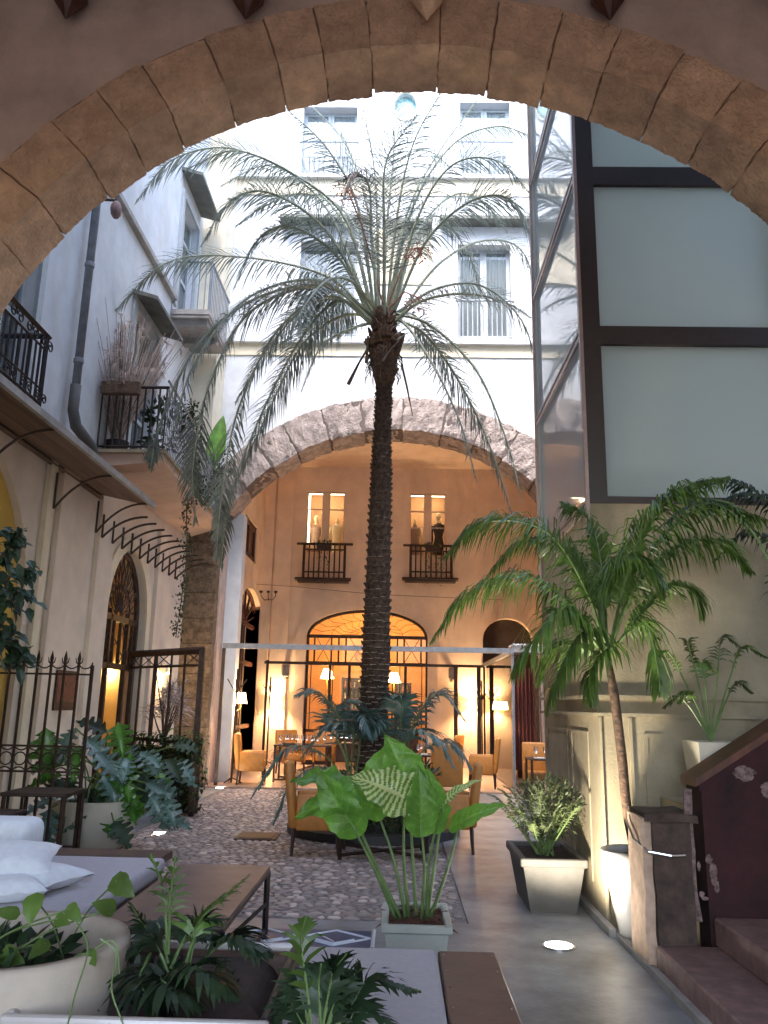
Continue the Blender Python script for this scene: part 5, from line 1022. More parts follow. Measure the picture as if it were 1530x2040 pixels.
# leaves hanging over tower foot at the right top
t = thing('climbing_fern', 'mass of dark drooping palm leaves in front of the lift tower foot', 'plant', (2.9,6.2,3.0))
for i, P in enumerate((((1600,1250),(1500,1060),(1400,1000),(1300,1060)),((1600,1200),(1560,1030),(1480,985),(1390,1040)),((1620,1150),(1540,1010),(1450,960),(1340,990)),((1600,1300),(1560,1120),(1490,1060),(1420,1120)))):
    frondmesh([Vector((3.55,6.35,2.35)), *[A(x,y_,Y=5.95+.15*i) for x, y_ in P]], .34, .026, 44, 1.2, .1, .012, rr=r5, lift=.2, jit=.2).build('frond', ['dark','stem'], t)
MB().tube([(3.6,6.4,1.3),(3.57,6.37,1.9),(3.55,6.35,2.4)], [.05,.04,.03], 8).build('stem', 'bstem', t); MB().lathe((3.6,6.4,.95), [(.001,0),(.14,0),(.19,.36),(.2,.38),(.17,.36),(.001,.32)], 20).build('pot', 'potc', t, smooth=True)
# ================================================================ LEFT SIDE : railings, trellis frame, monstera bowl
Gx = [A(20,1700,Z=0), A(150,1700,Z=0)]
fe = thing('iron_fence', 'wrought iron fence with spear finials and scrolls along the left', 'fence', (-4.1,9.3,0))
fy = 8.9; xs0, xs1 = A(20,1330,Y=fy).x, A(184,1330,Y=fy).x; zt_ = A(160,1325,Y=fy).z; nbar = 7
for k in range(nbar+4):
    x = xs1-(k)*(xs1-xs0)/6.0
    mb = MB(); mb.tube([(x,fy,0),(x,fy,zt_+(.0 if k == 0 else .03))], .016 if k else .022, 6)
    if k: 
        mb.tube([(x,fy,zt_+.03),(x,fy,zt_+.07),(x,fy,zt_+.15)], [.016,.022,.002], 6)
        for s_ in (-1,1): mb.tube([(x,fy,zt_+.0),(x+s_*.03,fy,zt_+.03),(x+s_*.04,fy,zt_+.08)], [.008,.008,.003], 5)
    mb.build('picket', 'rust', fe)
    if k:
        xm = x+(xs1-xs0)/12; r_ = (xs1-xs0)/12
        scs = []; sc_ = MB(); scs.append(sc_); sc_.tube([(xm+r_*math.cos(t_*math.pi/10), fy, zt_+.03-r_*.9*math.sin(t_*math.pi/10)) for t_ in range(11)], .008, 5)
        sc_ = MB(); scs.append(sc_)
        for zc_ in (.98,): sc_.tube([(xm+r_*.86*math.cos(t_*math.pi/8), fy, zc_+r_*.86*math.sin(t_*math.pi/8)) for t_ in range(17)], .008, 5, False)
        for zc_, s_ in ((.98+2.05*r_,1),(.98-2.05*r_,-1)): sc_ = MB(); scs.append(sc_); sc_.tube([(xm+r_*math.cos(t_*math.pi/10), fy, zc_-s_*r_*.9*math.sin(t_*math.pi/10)) for t_ in range(11)], .008, 5)
        for q in scs: q.build('scroll', 'rust', fe)
for z_ in (zt_-.10, .98-.13, .98+.13, .12): MB().box((xs1-2.4,fy-.01,z_-.01),(xs1,fy+.01,z_+.01)).build('rail', 'rust', fe)
tf = thing('trellis_frame', 'dark iron trellis frame with crossed braces and vines in front of the arched door', 'trellis', (-3.5,13,0))
def fp(x, y_, Y_): return A(x, y_, Y=Y_)
Y0_, Y1_ = 12.3, 13.8; tl = fp(404,1291,Y0_); tz = tl.z; xr_ = tl.x; xl_ = A(262,1286,Y=Y1_).x
mb = MB(); mb.box((xr_-.05,Y0_,0),(xr_+.03,Y0_+.07,tz)).box((xl_,Y1_,0),(xl_+.06,Y1_+.06,tz))
p_ = lambda u: Vector((xr_+(xl_-xr_)*u, Y0_+.03+(Y1_-Y0_)*u, 0))
for u in (.22,.40,.62,.84): q = p_(u); mb.bar((q.x,q.y,.0),(q.x,q.y,tz),.05 if u == .62 else .025)
for z_, w_ in ((tz-.03,.08),(tz-.25,.03),(1.0,.04),(.1,.04)): a, b = p_(0), p_(1); mb.bar((a.x,a.y,z_),(b.x,b.y,z_),w_)
for u0, u1 in ((0,.22),(.4,.62),(.62,.84),(.84,1)): 
    a, b = p_(u0), p_(u1); mb.bar((a.x,a.y,tz-.25),(b.x,b.y,tz-.03),.012); mb.bar((a.x,a.y,tz-.03),(b.x,b.y,tz-.25),.012)
a, b = p_(.4), p_(.62); mb.bar((a.x,a.y,1.0),(b.x,b.y,tz-.25),.014)
mb.box((LX,Y1_,tz-.08),(xl_,Y1_+.05,tz)); mb.build('iron_frame', 'rust', tf)
bx2 = MB(); bx2.hexa([tuple(p_(0)+Vector((-.06,.08,.02))),tuple(p_(0)+Vector((.0,.35,.02))),tuple(p_(.9)+Vector((.0,.4,.02))),tuple(p_(.9)+Vector((0,.08,.02))),tuple(p_(0)+Vector((-.06,.08,.9))),tuple(p_(0)+Vector((.0,.35,.9))),tuple(p_(.9)+Vector((.0,.4,.9))),tuple(p_(.9)+Vector((0,.08,.9)))]); bx2.build('planter_box', 'rust', tf)
v = MB()
for i in range(1700):
    u = r5.random(); z_ = r5.uniform(.05, 1.12); q = p_(u*.98-.04)+Vector((r5.uniform(-.06,.06)+(.06 if u < .1 else 0), r5.uniform(-.10,.05), z_)); leafmesh(v, q, dirv(r5.uniform(0,360), r5.uniform(-60,30)), (0,0,1), .075, .05, nu=2, nv=2)
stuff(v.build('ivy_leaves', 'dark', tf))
v = MB()
for i in range(260):
    u = r5.random()**1.4; z_ = r5.uniform(.75, 1.2) if i % 2 else r5.uniform(.1,1.1); q = p_(u*.9-.04)+Vector((r5.uniform(-.03,.12), r5.uniform(-.14,.0), z_)); leafmesh(v, q, dirv(r5.uniform(0,360), r5.uniform(-40,30)), (0,0,1), .085, .06, nu=2, nv=2)
stuff(v.build('pale_leaves', 'green', tf))
# ponytail shrub inside trellis
t = thing('wispy_shrub', 'wispy thin leaved shrub with bare stems behind the iron trellis', 'shrub', tuple(A(325,1470,Y=13.6))); b = A(325,1480,Y=13.6); mb = MB(); lv = MB()
for i in range(11):
    e_ = dirv(r5.uniform(0,360), r5.uniform(60,85)); h = r5.uniform(.6,1.0); tpx = b+Vector((e_.x,e_.y,abs(e_.z)))*h; mb.tube([b, b.lerp(tpx,.5)+Vector((r5.uniform(-.04,.04),0,0)), tpx], [.016,.012,.006], 5)
    for j in range(34): d = dirv(r5.uniform(0,360), r5.uniform(-20,75)); L_ = r5.uniform(.18,.34); q = tpx-Vector((0,0,r5.uniform(0,.3))); W = d.orthogonal().normalized()*.006; lv.add([q-W,q+W,q+d*L_*.6+W+Vector((0,0,-.02)),q+d*L_*.6-W+Vector((0,0,-.02)),q+d*L_+Vector((0,0,-.10))], [(0,1,2,3),(3,2,4)])
mb.build('stem', 'bstem', t); lv.build('foliage', 'dry', t)
# hanging vine from terrace
def vine(name, label, pts, n, m, sp_=.10, leaf=.06, stemr=.008, layers=1, fall=-30):
    t = thing(name, label, 'vine', tuple(pts[0])); C = spline(pts, 8); mb = MB(); mb.tube(C, stemr, 5); mb.build('stem', 'bstem', t); lv = MB()
    for i in range(n):
        f = r5.random()*(len(C)-1); k = min(int(f), len(C)-2); q = C[k].lerp(C[k+1], f-k)+Vector((r5.gauss(0,sp_), r5.gauss(0,sp_*.7), r5.gauss(0,sp_*.5)))
        leafmesh(lv, q, dirv(r5.uniform(0,360), r5.uniform(-70,20)), (0,0,1), leaf*r5.uniform(.6,1.3), leaf*.7, nu=2, nv=2, rr=r5)
    lv.build('foliage', m, t); return t
vine('hanging_vine', 'long ivy vine trailing from the terrace down to the iron trellis', [A(385,860,Y=13.3),A(382,940,Y=13.3),A(372,1010,Y=13.2),A(372,1100,Y=13.1),A(362,1190,Y=13.1),A(350,1270,Y=13.0)], 620, 'olive', .055, .055)
vine('terrace_vine', 'dense ivy climbing the terrace corner below the big green leaf', [A(432,890,Y=15.5),A(425,960,Y=15),A(400,1000,Y=14.2),A(360,960,Y=13.2),A(345,940,Y=12.8)], 900, 'dark', .12, .065)
vine('thick_vine', 'thick leafy vine column standing on the terrace edge', [A(382,800,Y=13.2),A(380,860,Y=13.2),A(386,930,Y=13.2),A(392,990,Y=13.4)], 900, 'dark', .085, .06)
t = thing('banana_leaf_plant', 'single bright green upright leaf rising above the terrace ivy', 'plant', tuple(A(430,935,Y=15.2))); J = A(428,900,Y=15.2); T = A(445,825,Y=15.2)
MB().tube([A(430,950,Y=15.2), J], .015, 6).build('stalk', 'stem', t); leafmesh(MB(), J-(T-J)*.35, T-J, (.2,-1,.1), (T-J).length*1.35, .36, 'ovate', .01, .1, 12, 6, veins=((1,1,1),(1.2,1.2,1.2))).build('leaf', 'bright', t, smooth=True)
# bowl with monstera
bp = A(180,1697,Z=0); bc = Vector((A(182,1690,Z=0).x, 9.55, 0)); bw_ = thing('monstera_bowl', 'wide cream bowl planter full of glossy monstera and blue grey philodendron leaves', 'plant', tuple(bc))
rb = .5; MB().lathe(bc, [(.001,0),(rb*.62,0),(rb*.72,.04),(rb*.9,.26),(rb*1.02,.52),(rb*1.0,.53),(rb*.95,.48)], 36).build('bowl', 'potc', bw_, smooth=True); MB().lathe(bc+Vector((0,0,.46)), [(rb*.96,0),(.001,.05)], 24).build('soil', 'litter', bw_)
ML = [((90,1450),(95,1555),.46,.36,'monst'),((235,1440),(240,1480),.30,.26,'monst'),((165,1470),(215,1500),.34,.22,'philo'),((190,1500),(240,1540),.36,.26,'philo'),((205,1545),(225,1580),.30,.22,'philo'),((240,1520),(262,1590),.34,.26,'monst'),
 ((290,1560),(335,1580),.30,.22,'philo'),((300,1580),(330,1640),.34,.24,'philo'),((150,1450),(130,1480),.30,.2,'philo'),((260,1500),(230,1570),.3,.24,'monst'),((175,1590),(120,1650),.32,.24,'philo'),((100,1610),(90,1670),.34,.26,'philo'),
 ((130,1500),(80,1520),.3,.24,'dark'),((215,1460),(180,1440),.28,.2,'dark'),((285,1540),(300,1600),.3,.22,'dark'),((330,1590),(350,1640),.26,.2,'philo'),((250,1560),(285,1640),.3,.24,'monst'),((190,1570),(150,1620),.3,.22,'dark')]
for i, (j, tpx, L, W, m) in enumerate(ML):
    Y_ = 9.3-.25*(i%4)/3+.15*(m == 'dark'); J = A(*j, Y=Y_); T = A(*tpx, Y=Y_-.12); b = bc+Vector((r5.uniform(-.2,.2), r5.uniform(-.2,.2), .48))
    MB().tube(spline([b, b.lerp(J,.5)+Vector((0,0,.15)), J], 4), .010, 5).build('stalk', 'stem', bw_); leafmesh(MB(), J, T-J, (r5.uniform(-.3,.5), -.9, .7), L*1.15, W*1.15, 'split', .012, .35, 36, 10, random.Random(i*3), .08, veins=((.85,.85,.8),(1.5,1.4,1.5)), nvein=9, vw=.2).build('leaf', m, bw_, smooth=True)
for i in range(26):
    m = ['philo','monst','dark','philo'][i%4]; x_, y_ = r5.uniform(110,345), r5.uniform(1470,1640); J = A(x_, y_, Y=9.6-.5*r5.random()); b = bc+Vector((r5.uniform(-.25,.25), r5.uniform(-.2,.2), .48)); d = Vector((J.x-bc.x+r5.uniform(-.2,.2), r5.uniform(-.8,-.1), r5.uniform(-.5,.15)))
    MB().tube(spline([b, b.lerp(J,.5)+Vector((0,0,.12)), J], 4), .009, 5).build('stalk', 'stem', bw_); leafmesh(MB(), J, d, (r5.uniform(-.4,.4), -.6, 1), r5.uniform(.24,.36), r5.uniform(.2,.28), 'split', .012, .35, 30, 8, random.Random(i*5), .08, veins=((.85,.85,.8),(1.4,1.3,1.4)), nvein=8).build('leaf', m, bw_, smooth=True)
# small tables and overhanging branch at far left
def sidetable(x, y, w_, d_, h, label, grp=None):
    t = thing('side_table', label, 'table', (x, y, 0), group=grp); MB().rbox((-w_/2,-d_/2,h-.035),(w_/2,d_/2,h),.006,1).build('table_top', 'rust', t, local=True)
    for a in (-1,1):
        for b in (-1,1): MB().bar((a*(w_/2-.03),b*(d_/2-.03),0),(a*(w_/2-.03),b*(d_/2-.03),h-.036),.03).build('leg','rust',t,local=True)
p = A(60,1603,Z=.74); sidetable(p.x-.35, 8.2, .62, .55, .74, 'small dark metal table with a thin top beside the cream bowl', 'dark metal tables on the left')
p = A(10,1630,Z=.55); sidetable(p.x-.15, 7.5, .6, .5, .62, 'lower wooden side table at the left frame edge', 'dark metal tables on the left')
br_ = thing('overhanging_branch', 'leafy dark green branch hanging in at the left edge', 'tree', (-3.4,6.6,2.6)); mb = MB(); lv = MB()
for P in (((-60,1180),(0,1110),(40,1060)),((-60,1200),(20,1150),(60,1130)),((-60,1260),(0,1240),(30,1300)),((-50,1290),(20,1290),(45,1320)),((-60,1100),(-10,1070),(15,1060)),((-60,1220),(0,1200),(60,1190))):
    C = spline([A(x,y_,Y=6.6) for x, y_ in P], 6); mb.tube(C, .008, 5)
    for q in C[2:]:
        for k in range(4): leafmesh(lv, q+Vector((r5.gauss(0,.04),r5.gauss(0,.05),r5.gauss(0,.04))), dirv(r5.uniform(-60,60)-20, r5.uniform(-70,10)), (0,-.3,1), r5.uniform(.09,.14), .075, nu=3, nv=2, rr=r5)
q0 = A(-60,1200,Y=6.6); mb.tube(spline([Vector((q0.x-.25,6.75,.35)), Vector((q0.x-.2,6.7,1.4)), q0+Vector((-.1,.05,0)), A(-60,1090,Y=6.6)],6), .022, 8); MB().lathe(Vector((q0.x-.25,6.75,0)), [(.001,0),(.17,0),(.23,.4),(.24,.42),(.21,.40),(.001,.36)], 20).build('pot', 'potc', br_, smooth=True)
mb.build('branch', 'bstem', br_); lv.build('foliage', 'dark', br_)
# ================================================================ TERRACE POTS
def pampas(base, h, label):
    t = thing('pampas_grass', label, 'plant', tuple(base)); mb = MB(); rr_ = random.Random(9); b = Vector(base)
    MB().lathe(b, [(.001,0),(.13,0),(.17,.24),(.18,.26)], 14).build('pot', 'black', t)
    st2 = MB()
    for i in range(300):
        a = rr_.uniform(0,360); e_ = dirv(a, rr_.uniform(44,88)); L_ = h*rr_.uniform(.55,1.05); P = [b+Vector((rr_.uniform(-.07,.07),rr_.uniform(-.07,.07),.25)), b+Vector((e_.x*.25,e_.y*.25,.5))*L_, b+Vector((e_.x*.6,e_.y*.6,.95))*L_]
        C = spline(P, 4); (mb if i % 4 else st2).tube(C, .0045, 3, False)
        if i % 2 == 0:
            q = C[-1-(i//2)%3]
            for k in range(16): d = dirv(a+rr_.uniform(-80,80), rr_.uniform(-80,10)); l_ = rr_.uniform(.08,.22); W = d.orthogonal().normalized()*.006; mb.add([q-W,q+W,q+d*l_], [(0,1,2)])
    mb.build('dry_plumes', 'dry', t); st2.build('stems', 'olive', t); return t
pt = A(232,895,Y=11.4); pampas((pt.x,11.4,TZ+.05), 2.25, 'dry pinkish pampas grass in a dark pot on the terrace')
for i, (px, r_) in enumerate(((200,.15),(255,.13),(290,.13))):
    p = A(px,895,Y=11.65); t = thing('flower_pot', ['black pot at the left end of the terrace','black pot in the middle of the terrace front','black pot with a bushy plant near the terrace corner'][i], 'flower pot', (p.x,11.7+.1*i,TZ+.05), group='black pots on the terrace'); MB().lathe((0,0,0),[(.001,0),(r_*.75,0),(r_,.2),(r_*1.08,.2),(r_*1.08,.24),(r_*.95,.24),(.001,.2)],14).build('pot','black',t,local=True)
    if i == 2: MB_ = bushmesh((.08,.2,.75),(.3,.3,.5),160,.16,.08,r5); MB_.build('foliage','dark',t,local=True)
p0 = A(205,762,Y=10.9); p1 = A(278,786,Y=10.9); t = thing('rail_trough', 'brown flower trough hung on the terrace railing', 'flower box', tuple(p0)); MB().box((p0.x,10.84,p1.z),(p1.x,10.95,p0.z)).build('trough','bstem',t); bushmesh(((p0.x+p1.x)/2,10.9,p0.z+.05),(.22,.08,.09),60,.1,.02,r5).build('foliage','dry',t)
# ================================================================ FURNITURE
def armchair(label, loc, rz, first=[None], grp='mustard upholstered armchairs'):
    if first[0]: return copy_tree(first[0], label, loc, rz)
    t = thing('dining_armchair', label, 'armchair', loc, rz, grp); first[0] = t; w_, d_ = .27, .27  # faces +x
    MB().rbox((-.25,-w_+.06,.30),(.27,w_-.06,.46),.03,2).build('seat','tan',t,local=True,smooth=True)
    b = MB().rbox((-.30,-w_,.28),(-.20,w_,.97),.035,2)
    for v in b.v: v.x -= max(0, v.z-.4)*.13; 
    b.build('backrest','tan',t,local=True,smooth=True)
    for s_ in (-1,1): MB().rbox((-.22,s_*w_-.045*(s_>0)-.0,.26),(.26,s_*w_+.045*(s_<0),.63),.02,2).build('armrest','tan',t,local=True,smooth=True)
    for a in (-1,1):
        for s_ in (-1,1): MB().tube([(a*.24,s_*.23,.27),(a*.255,s_*.24,0)],[.024,.017],6).build('leg','legw',t,local=True)
    return t
armchair('mustard armchair at the near left of the palm bed, facing right', (-.90,9.62,0), R(6))
armchair('mustard armchair half hidden behind the elephant ear leaves, facing left', (.62,9.95,0), R(176))
armchair('mustard armchair beside the left glass post, facing the laid table', (-2.90,16.9,.03), R(4))
armchair('mustard armchair right of the glass table, facing left', (1.72,17.2,.03), R(172))
armchair('mustard armchair turned away behind the left laid table', (-2.45,19.4,.03), R(-60))
armchair('mustard armchair behind the right hand table by the coat stand', (1.05,18.6,.03), R(160))
armchair('mustard armchair with its back to the courtyard at the middle table', (.82,14.7,0), R(95))
armchair('mustard armchair at the far right beside the beige wall', (2.62,15.9,0), R(-95))
armchair('mustard armchair deep in the terrace left of the trunk', (-1.7,19.6,.03), R(-85))
def dtable(loc, w_, d_, label, n, rz=0, h=.74, cross=True, cloth=False):
    t = thing('dining_table', label, 'table', loc, rz, 'restaurant tables in the courtyard'); MB().rbox((-w_/2,-d_/2,h-.03),(w_/2,d_/2,h),.006,1).build('table_top', 'rust' if not cloth else 'rust', t, local=True)
    for a in (-1,1):
        for b in (-1,1): MB().bar((a*(w_/2-.03),b*(d_/2-.03),0),(a*(w_/2-.03),b*(d_/2-.03),h-.03),.03).build('leg','rust',t,local=True)
    if cross: MB().bar((-w_/2+.03,-d_/2+.03,.05),(w_/2-.03,d_/2-.03,.05),.025).build('stretcher','rust',t,local=True); MB().bar((-w_/2+.03,d_/2-.03,.05),(w_/2-.03,-d_/2+.03,.05),.025).build('stretcher','rust',t,local=True)
    sh = label.split(' with')[0]
    for k in range(n):
        x = loc[0]-w_/2+.12+(w_-.24)*((k*.37)%1); y = loc[1]-d_/2+.12+(d_-.24)*((k*.61)%1); g = thing('wine_glass', ['first','second','third','fourth','fifth','sixth','seventh','eighth','ninth','tenth','eleventh','twelfth','thirteenth','last'][k]+' stemmed glass from one end of the '+sh, 'glass', (x,y,loc[2]+h+.001), group='glasses on the laid tables')
        MB().lathe((0,0,0),[(.034,0),(.030,.004),(.004,.01),(.004,.085),(.025,.10),(.036,.14),(.033,.19)],10).build('bowl','glassw',g,local=True,smooth=True)
    for k in range(max(1,n//3)):
        x = loc[0]+(w_-.3)*((k*.5)%1-.4); g = tag(MB().box((x-.09,loc[1]-d_*.3,loc[2]+h+.001),(x+.09,loc[1]-d_*.3+.22,loc[2]+h+.014)).build('napkin','cloth'), ['nearer the middle','toward one edge','by the corner','beside a glass'][k%4]+' folded white napkin on the '+sh, 'napkin', 'napkins on the laid tables')
    return t
dtable((-1.98,17.75,.03), 1.15,.8,'left terrace table with glasses by the small wall lamp', 12)
dtable((-.15,9.55,0), .95,.75,'table between the two near armchairs', 0)
dtable((.70,15.6,0), .9,.8,'middle table beyond the palm bed with glasses', 7)
dtable((2.72,15.2,0), .8,.7,'right edge table beside the beige wall with glasses', 6)
dtable((-1.0,19.0,.03), 1.2,.8,'far terrace table with many glasses', 14)
# daybed
db = thing('daybed', 'low mauve grey daybed mattress with black legs at the left', 'daybed', (-2.7,5.6,0)); ex = -1.72
MB().rbox((-4.1,4.45,.34),(ex,6.5,.46),.035,3).build('mattress','purple',db,smooth=True)
MB().box((-4.1,4.5,.28),(ex-.05,6.50,.335)).build('platform','boardw',db)
for x, y_ in ((ex-.08,6.42),(ex-.08,4.6),(ex-.55,5.1),(-4,6.4)): MB().bar((x,y_,0),(x,y_,.28),.035).build('leg','iron',db)
MB().box((-4.1,6.52,.40),(-1.76,6.82,.455)).build('back_board','boardw',db)
def pillow(name, label, px, py, z, w_, d_, h, rz, m, tilt=0, Y_=None):
    p = A(px, py, Z=z); t = thing(name, label, 'pillow', tuple(p), rz, 'white pillows on the daybed'); n = 14
    def fn(s):
        def f(u, v):
            a, b = u*2-1, v*2-1; e_ = (1-abs(a)**3.2)*(1-abs(b)**3.2); pin = 1-.10*(abs(a)*abs(b))**.5*0-.07*(a*a+b*b-2*a*a*b*b)*-0; k = 1-.12*(1-abs(a)**2)*abs(b)-.12*(1-abs(b)**2)*abs(a)
            return Vector((a*w_/2*k, b*d_/2*k, s*h/2*max(0,e_)**.5+.012*noise.noise(Vector((a*3,b*3,px))) )) 
        return f
    mb = MB(); mb.grid(fn(1), n, n).grid(fn(-1), n, n)
    if tilt: mm = Matrix.Rotation(tilt,3,'X'); mb.v = [mm @ v for v in mb.v]
    mb.build('cushion', m, t, local=True, smooth=True); return t
pillow('pillow','plump white pillow lying nearest the daybed edge',70,1745,.53,.56,.44,.14,R(-20),'whitef')
pt_ = pillow('pillow','white pillow with woven dotted front stacked behind the nearest one',20,1715,.62,.55,.45,.17,R(15),'whitef',R(12))
dots = MB()
for i in range(9):
    for j in range(6): dots.box((-.2+i*.045,-.12+j*.04,.0),(-.18+i*.045,-.1+j*.04,.095))
pillow('pillow','small white pillow sliding forward at the left frame edge',12,1770,.52,.42,.36,.13,R(35),'whitef')
bk = thing('bolster', 'upright light blue white back cushion at the left frame edge', 'cushion', tuple(A(10,1690,Z=.46))); p = A(10,1690,Y=6.2); MB().rbox((p.x-.9,6.0,.47),(A(62,1690,Y=6.1).x,6.35,.76),.08,4).build('cushion','whitef',bk,smooth=True)
# bench table
bt = thing('low_table', 'long low brown topped table with thin black metal legs', 'table', (-1.2,5.5,0)); x0, x1, y0, y1 = -1.56, -.91, 4.7, 6.32
MB().box((x0,y0,.425),(x1,y1,.452)).build('table_top','tabletop',bt); f = MB(); f.bar((x1-.01,y0,.41),(x1-.01,y1,.41),.025).bar((x0+.01,y0,.41),(x0+.01,y1,.41),.025).bar((x0,y0+.01,.41),(x1,y0+.01,.41),.03).bar((x0,y1-.01,.41),(x1,y1-.01,.41),.025); f.build('frame','iron',bt)
for x in (x0+.015,x1-.015):
    for y_ in (y0+.015,y1-.015): MB().bar((x,y_,0),(x,y_,.41),.03).build('leg','iron',bt)
for y_ in (y0+.02,y1-.02): pass
MB().bar((x1-.015,y0,.03),(x1-.015,y1,.03),.02).bar((x0+.015,y0,.03),(x0+.015,y1,.03),.02).bar((x1-.015,y1-.02,.20),(x0+.4,y0+.9,.05),.025).build('stretcher','iron',bt)
# near sofa seat with leather board
sf = thing('bench_seat', 'mauve grey bench cushion with a riveted brown leather side board', 'bench', (.1,3.4,0))
MB().rbox((-.75,2.3,.36),(.205,4.33,.46),.03,3).build('cushion','purple',sf,smooth=True); MB().rbox((.21,2.3,.40),(.485,4.32,.452),.008,1).build('side_board','boardw',sf)
MB().box((-.7,2.4,.02),(.46,4.26,.355)).build('base','black',sf); rv = []
for k in range(6):
    for xx in (.235,.465): 
        y_ = 4.25-k*.23; rv.append(MB().lathe((xx,y_,.452),[(.006,0),(.004,.003),(.0005,.004)],8).build('rivet','silver',sf))
# trough planter + ferns in foreground
trg = thing('fern_trough', 'white rimmed dark trough of shadowy ferns and palms in the near foreground', 'planter', (-.68,3.1,0))
tx0, tx1, ty0, ty1, th = -1.15, -.36, 2.62, 3.45, .70
MB().rbox((tx0,ty0,0),(tx1,ty0+.035,th),.012,2).build('front_panel','potw',trg); MB().rbox((tx0,ty1-.035,0),(tx1,ty1,th),.012,2).build('back_panel','potw',trg); MB().rbox((tx0,ty0+.035,0),(tx0+.035,ty1-.035,th),.01,1).build('side_panel','potw',trg); MB().rbox((tx1-.035,ty0+.035,0),(tx1,ty1-.035,th),.01,1).build('side_panel','black',trg)
MB().box((tx0+.035,ty0+.035,th-.3),(tx1-.035,ty1-.035,th-.24)).build('soil','soil',trg); MB().rbox((tx0+.04,ty1-.07,th-.2),(tx1-.04,ty1-.036,th-.02),.01,1).build('liner','boardw',trg)
sa = thing('wicker_arm', 'rounded dark woven sofa arm with a pale fabric cover to its right', 'sofa arm', (-.5,3.6,0)); n = 14
def armf(x0_, x1_, y0_, y1_, z0_, h, r_, m, nm):
    prof = [(x0_,z0_),(x0_,h)]+[(x1_-r_+r_*math.sin(k*math.pi/2/8), h-r_+r_*math.cos(k*math.pi/2/8)) for k in range(9)]+[(x1_,z0_)]
    MB().plate([prof], y0_, y1_, FX).build(nm, m, sa, fix=True)
armf(-.98,-.42,2.95,3.5,.1,.66,.12,'brownc','woven_body'); armf(-.419,-.34,2.95,3.45,.1,.62,.06,'purple','fabric_cover')
def fan(base, tip, L, W, m, par, n=10, rr=None):
    rr = rr or rnd; base, tip = Vector(base), Vector(tip)
    return frondmesh([base, base.lerp(tip,.5)+Vector((0,0,.12)), tip], L, W, n, .5, .35, .007, (55,20), rr=rr, lift=.2)
FG = [((700,1800),(560,1900),0)]
near = [ # tip px, root px (in trough), leaf L, W, n, mat, depth
 ((495,1745),(400,1830),(360,1960),.16,.022,16,'green',3.1),((455,1830),(400,1840),(370,1950),.13,.02,14,'dark',3.15),((300,1700),(322,1760),(335,1900),.10,.030,4,'green',3.1),((350,1705),(340,1780),(335,1900),.10,.030,4,'green',3.05),
 ((330,2040),(280,1960),(300,1900),.20,.035,12,'dark',2.95),((540,1900),(470,1870),(390,1930),.20,.05,14,'dark',3.0),((400,2010),(330,1960),(300,1960),.2,.05,12,'dark',2.85),((250,1900),(300,1880),(340,1950),.14,.03,14,'dark',3.1),
 ((260,1800),(290,1850),(330,1930),.12,.03,12,'dark',3.2),((430,1870),(380,1860),(340,1930),.14,.025,16,'dark',3.2),((470,1990),(400,1930),(350,1960),.2,.045,12,'dark',2.9),((280,1870),(310,1840),(335,1920),.13,.025,14,'dark',3.25)]
for i, (tp_, md, rt, L, W, n, m, Y_) in enumerate(near):
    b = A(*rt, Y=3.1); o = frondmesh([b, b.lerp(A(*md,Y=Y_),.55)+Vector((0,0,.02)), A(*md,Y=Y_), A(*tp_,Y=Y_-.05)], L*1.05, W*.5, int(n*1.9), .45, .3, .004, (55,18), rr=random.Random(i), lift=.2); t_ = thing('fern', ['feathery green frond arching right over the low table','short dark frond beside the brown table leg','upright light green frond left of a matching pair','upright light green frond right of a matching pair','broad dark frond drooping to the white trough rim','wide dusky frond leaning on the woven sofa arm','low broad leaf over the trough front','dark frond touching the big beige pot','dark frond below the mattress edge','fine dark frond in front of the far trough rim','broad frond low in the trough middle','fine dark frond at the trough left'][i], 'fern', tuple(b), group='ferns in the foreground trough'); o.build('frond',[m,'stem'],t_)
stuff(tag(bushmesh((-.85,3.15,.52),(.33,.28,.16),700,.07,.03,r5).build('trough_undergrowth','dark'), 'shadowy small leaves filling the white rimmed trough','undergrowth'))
# chamaedorea in front of bench
cd_ = thing('parlour_palm', 'dark leafy parlour palm standing before the grey bench cushion', 'palm', tuple(A(640,2060,Y=2.7)))
for i, (tp_, md, rt, L, n) in enumerate((((835,1975),(740,1955),(640,2080),.16,20),((610,1825),(600,1880),(625,2080),.12,6),((690,1900),(665,1935),(635,2080),.13,16),((560,1990),(590,1960),(630,2080),.13,16),((800,2050),(720,2010),(650,2090),.15,18),((720,1930),(680,1960),(640,2080),.13,16),((540,2040),(580,2010),(630,2080),.13,14),((640,1920),(635,1960),(640,2090),.13,16),((700,2010),(670,2000),(645,2090),.13,16))):
    b = A(*rt, Y=2.7); M_ = A(*md, Y=2.75); frondmesh([b, b.lerp(M_,.6), M_, A(*tp_,Y=2.7)], L*.95, .017, int(n*1.5), .35, .25, .004, (52,22), rr=random.Random(i+50), lift=.2).build('frond',['dark' if i != 1 else 'green','stem'],cd_)
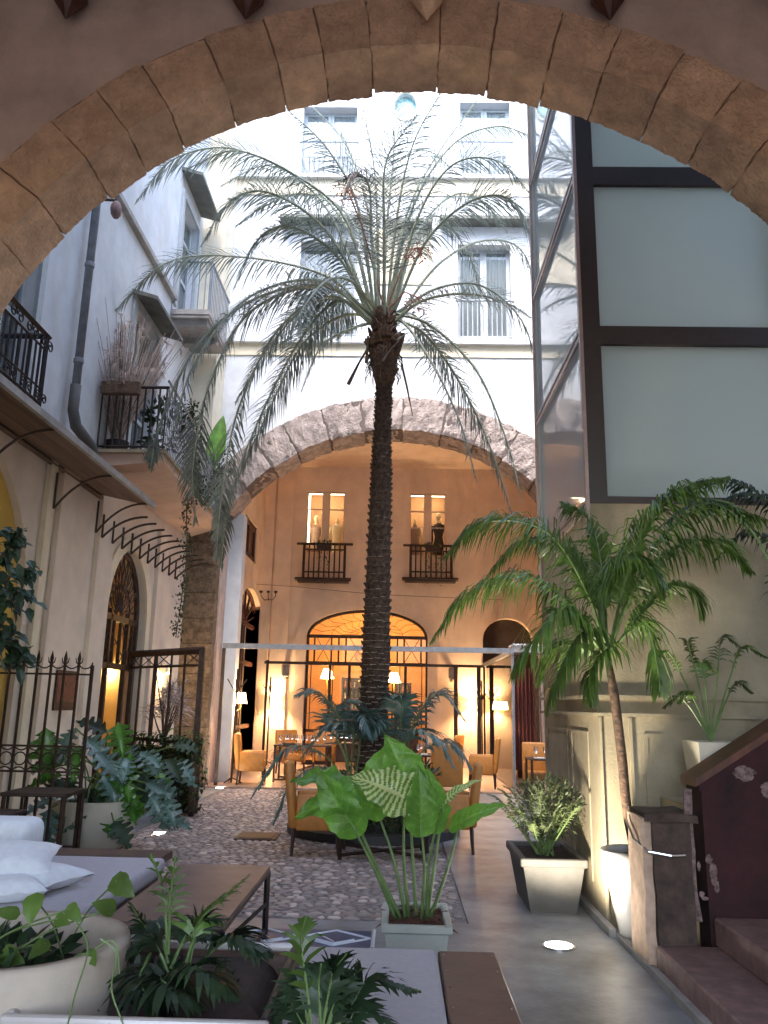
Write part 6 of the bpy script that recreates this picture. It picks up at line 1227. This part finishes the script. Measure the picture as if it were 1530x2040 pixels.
# big beige pot with pothos
bg_ = thing('beige_planter', 'large beige round planter with trailing heart leaved pothos in the near left corner', 'planter', (-1.3,3.0,0)); c = Vector((-1.30,3.02,0)); rz_ = .80; rm_ = .385
MB().lathe(c, [(.001,0),(rm_*.82,0),(rm_*.9,.3),(rm_*1.0,rz_-.02),(rm_*.985,rz_),(rm_*.87,rz_),(rm_*.85,rz_-.02),(rm_*.84,rz_-.16)], 56).build('pot','potb',bg_,smooth=True); MB().lathe(c+Vector((0,0,rz_-.13)), [(rm_*.86,0),(.001,.02)], 24).build('soil','soil',bg_)
PL = [((70,1790),(55,1840),.11,.115),((232,1755),(270,1790),.12,.12),((222,1810),(190,1800),.10,.09),((115,1830),(145,1845),.08,.07),((30,1820),(-10,1815),.10,.07),((145,1940),(150,1990),.10,.10),((180,1900),(190,1930),.07,.07),((10,1900),(50,1920),.12,.1),((90,1880),(60,1905),.09,.08),((140,1810),(170,1850),.09,.08)]
for i, (j, tpx, L, W) in enumerate(PL):
    J = A(*j, Y=2.85); T = A(*tpx, Y=2.8); b = c+Vector((.2*math.cos(i),.15*math.sin(i*2),rz_-.12)); 
    MB().tube(spline([b, b.lerp(J,.5)+Vector((0,0,.04)), J],3), .003, 5).build('stalk','stem',bg_); leafmesh(MB(), J, T-J, (.1*(i%3-1),-1,.35), L*.72, W*.66, 'heart', .004, .2, 10, 6, random.Random(i), .1).build('leaf','green',bg_,smooth=True)
for P in (((150,1830),(175,1890),(150,1980),(130,2060)),((200,1870),(232,1900),(222,1970),(245,2040)),((190,1890),(215,1875),(232,1885),(238,1940))): MB().tube(spline([A(x,y_,Y=2.62) for x,y_ in P],5), .0026, 5).build('trailing_stem','stem',bg_)
stuff(bushmesh(c+Vector((-.02,-.08,rz_-.06)),(.26,.22,.07),160,.08,.05,r5).build('low_leaves','dark',bg_))
bsk = thing('dark_basket', 'dark round cushion or basket behind the trough under the table', 'basket', (-1.4,4.2,0)); p = A(260,1850,Y=4.3); q = A(430,1850,Y=4.3); MB().rbox((p.x,4.1,.22),(q.x,4.6,.43),.07,3).build('cushion','brownc',bsk,smooth=True)
# remove helper empties without children
for o in [o for o in col.objects if o.type == 'EMPTY' and not o.children]: bpy.data.objects.remove(o)
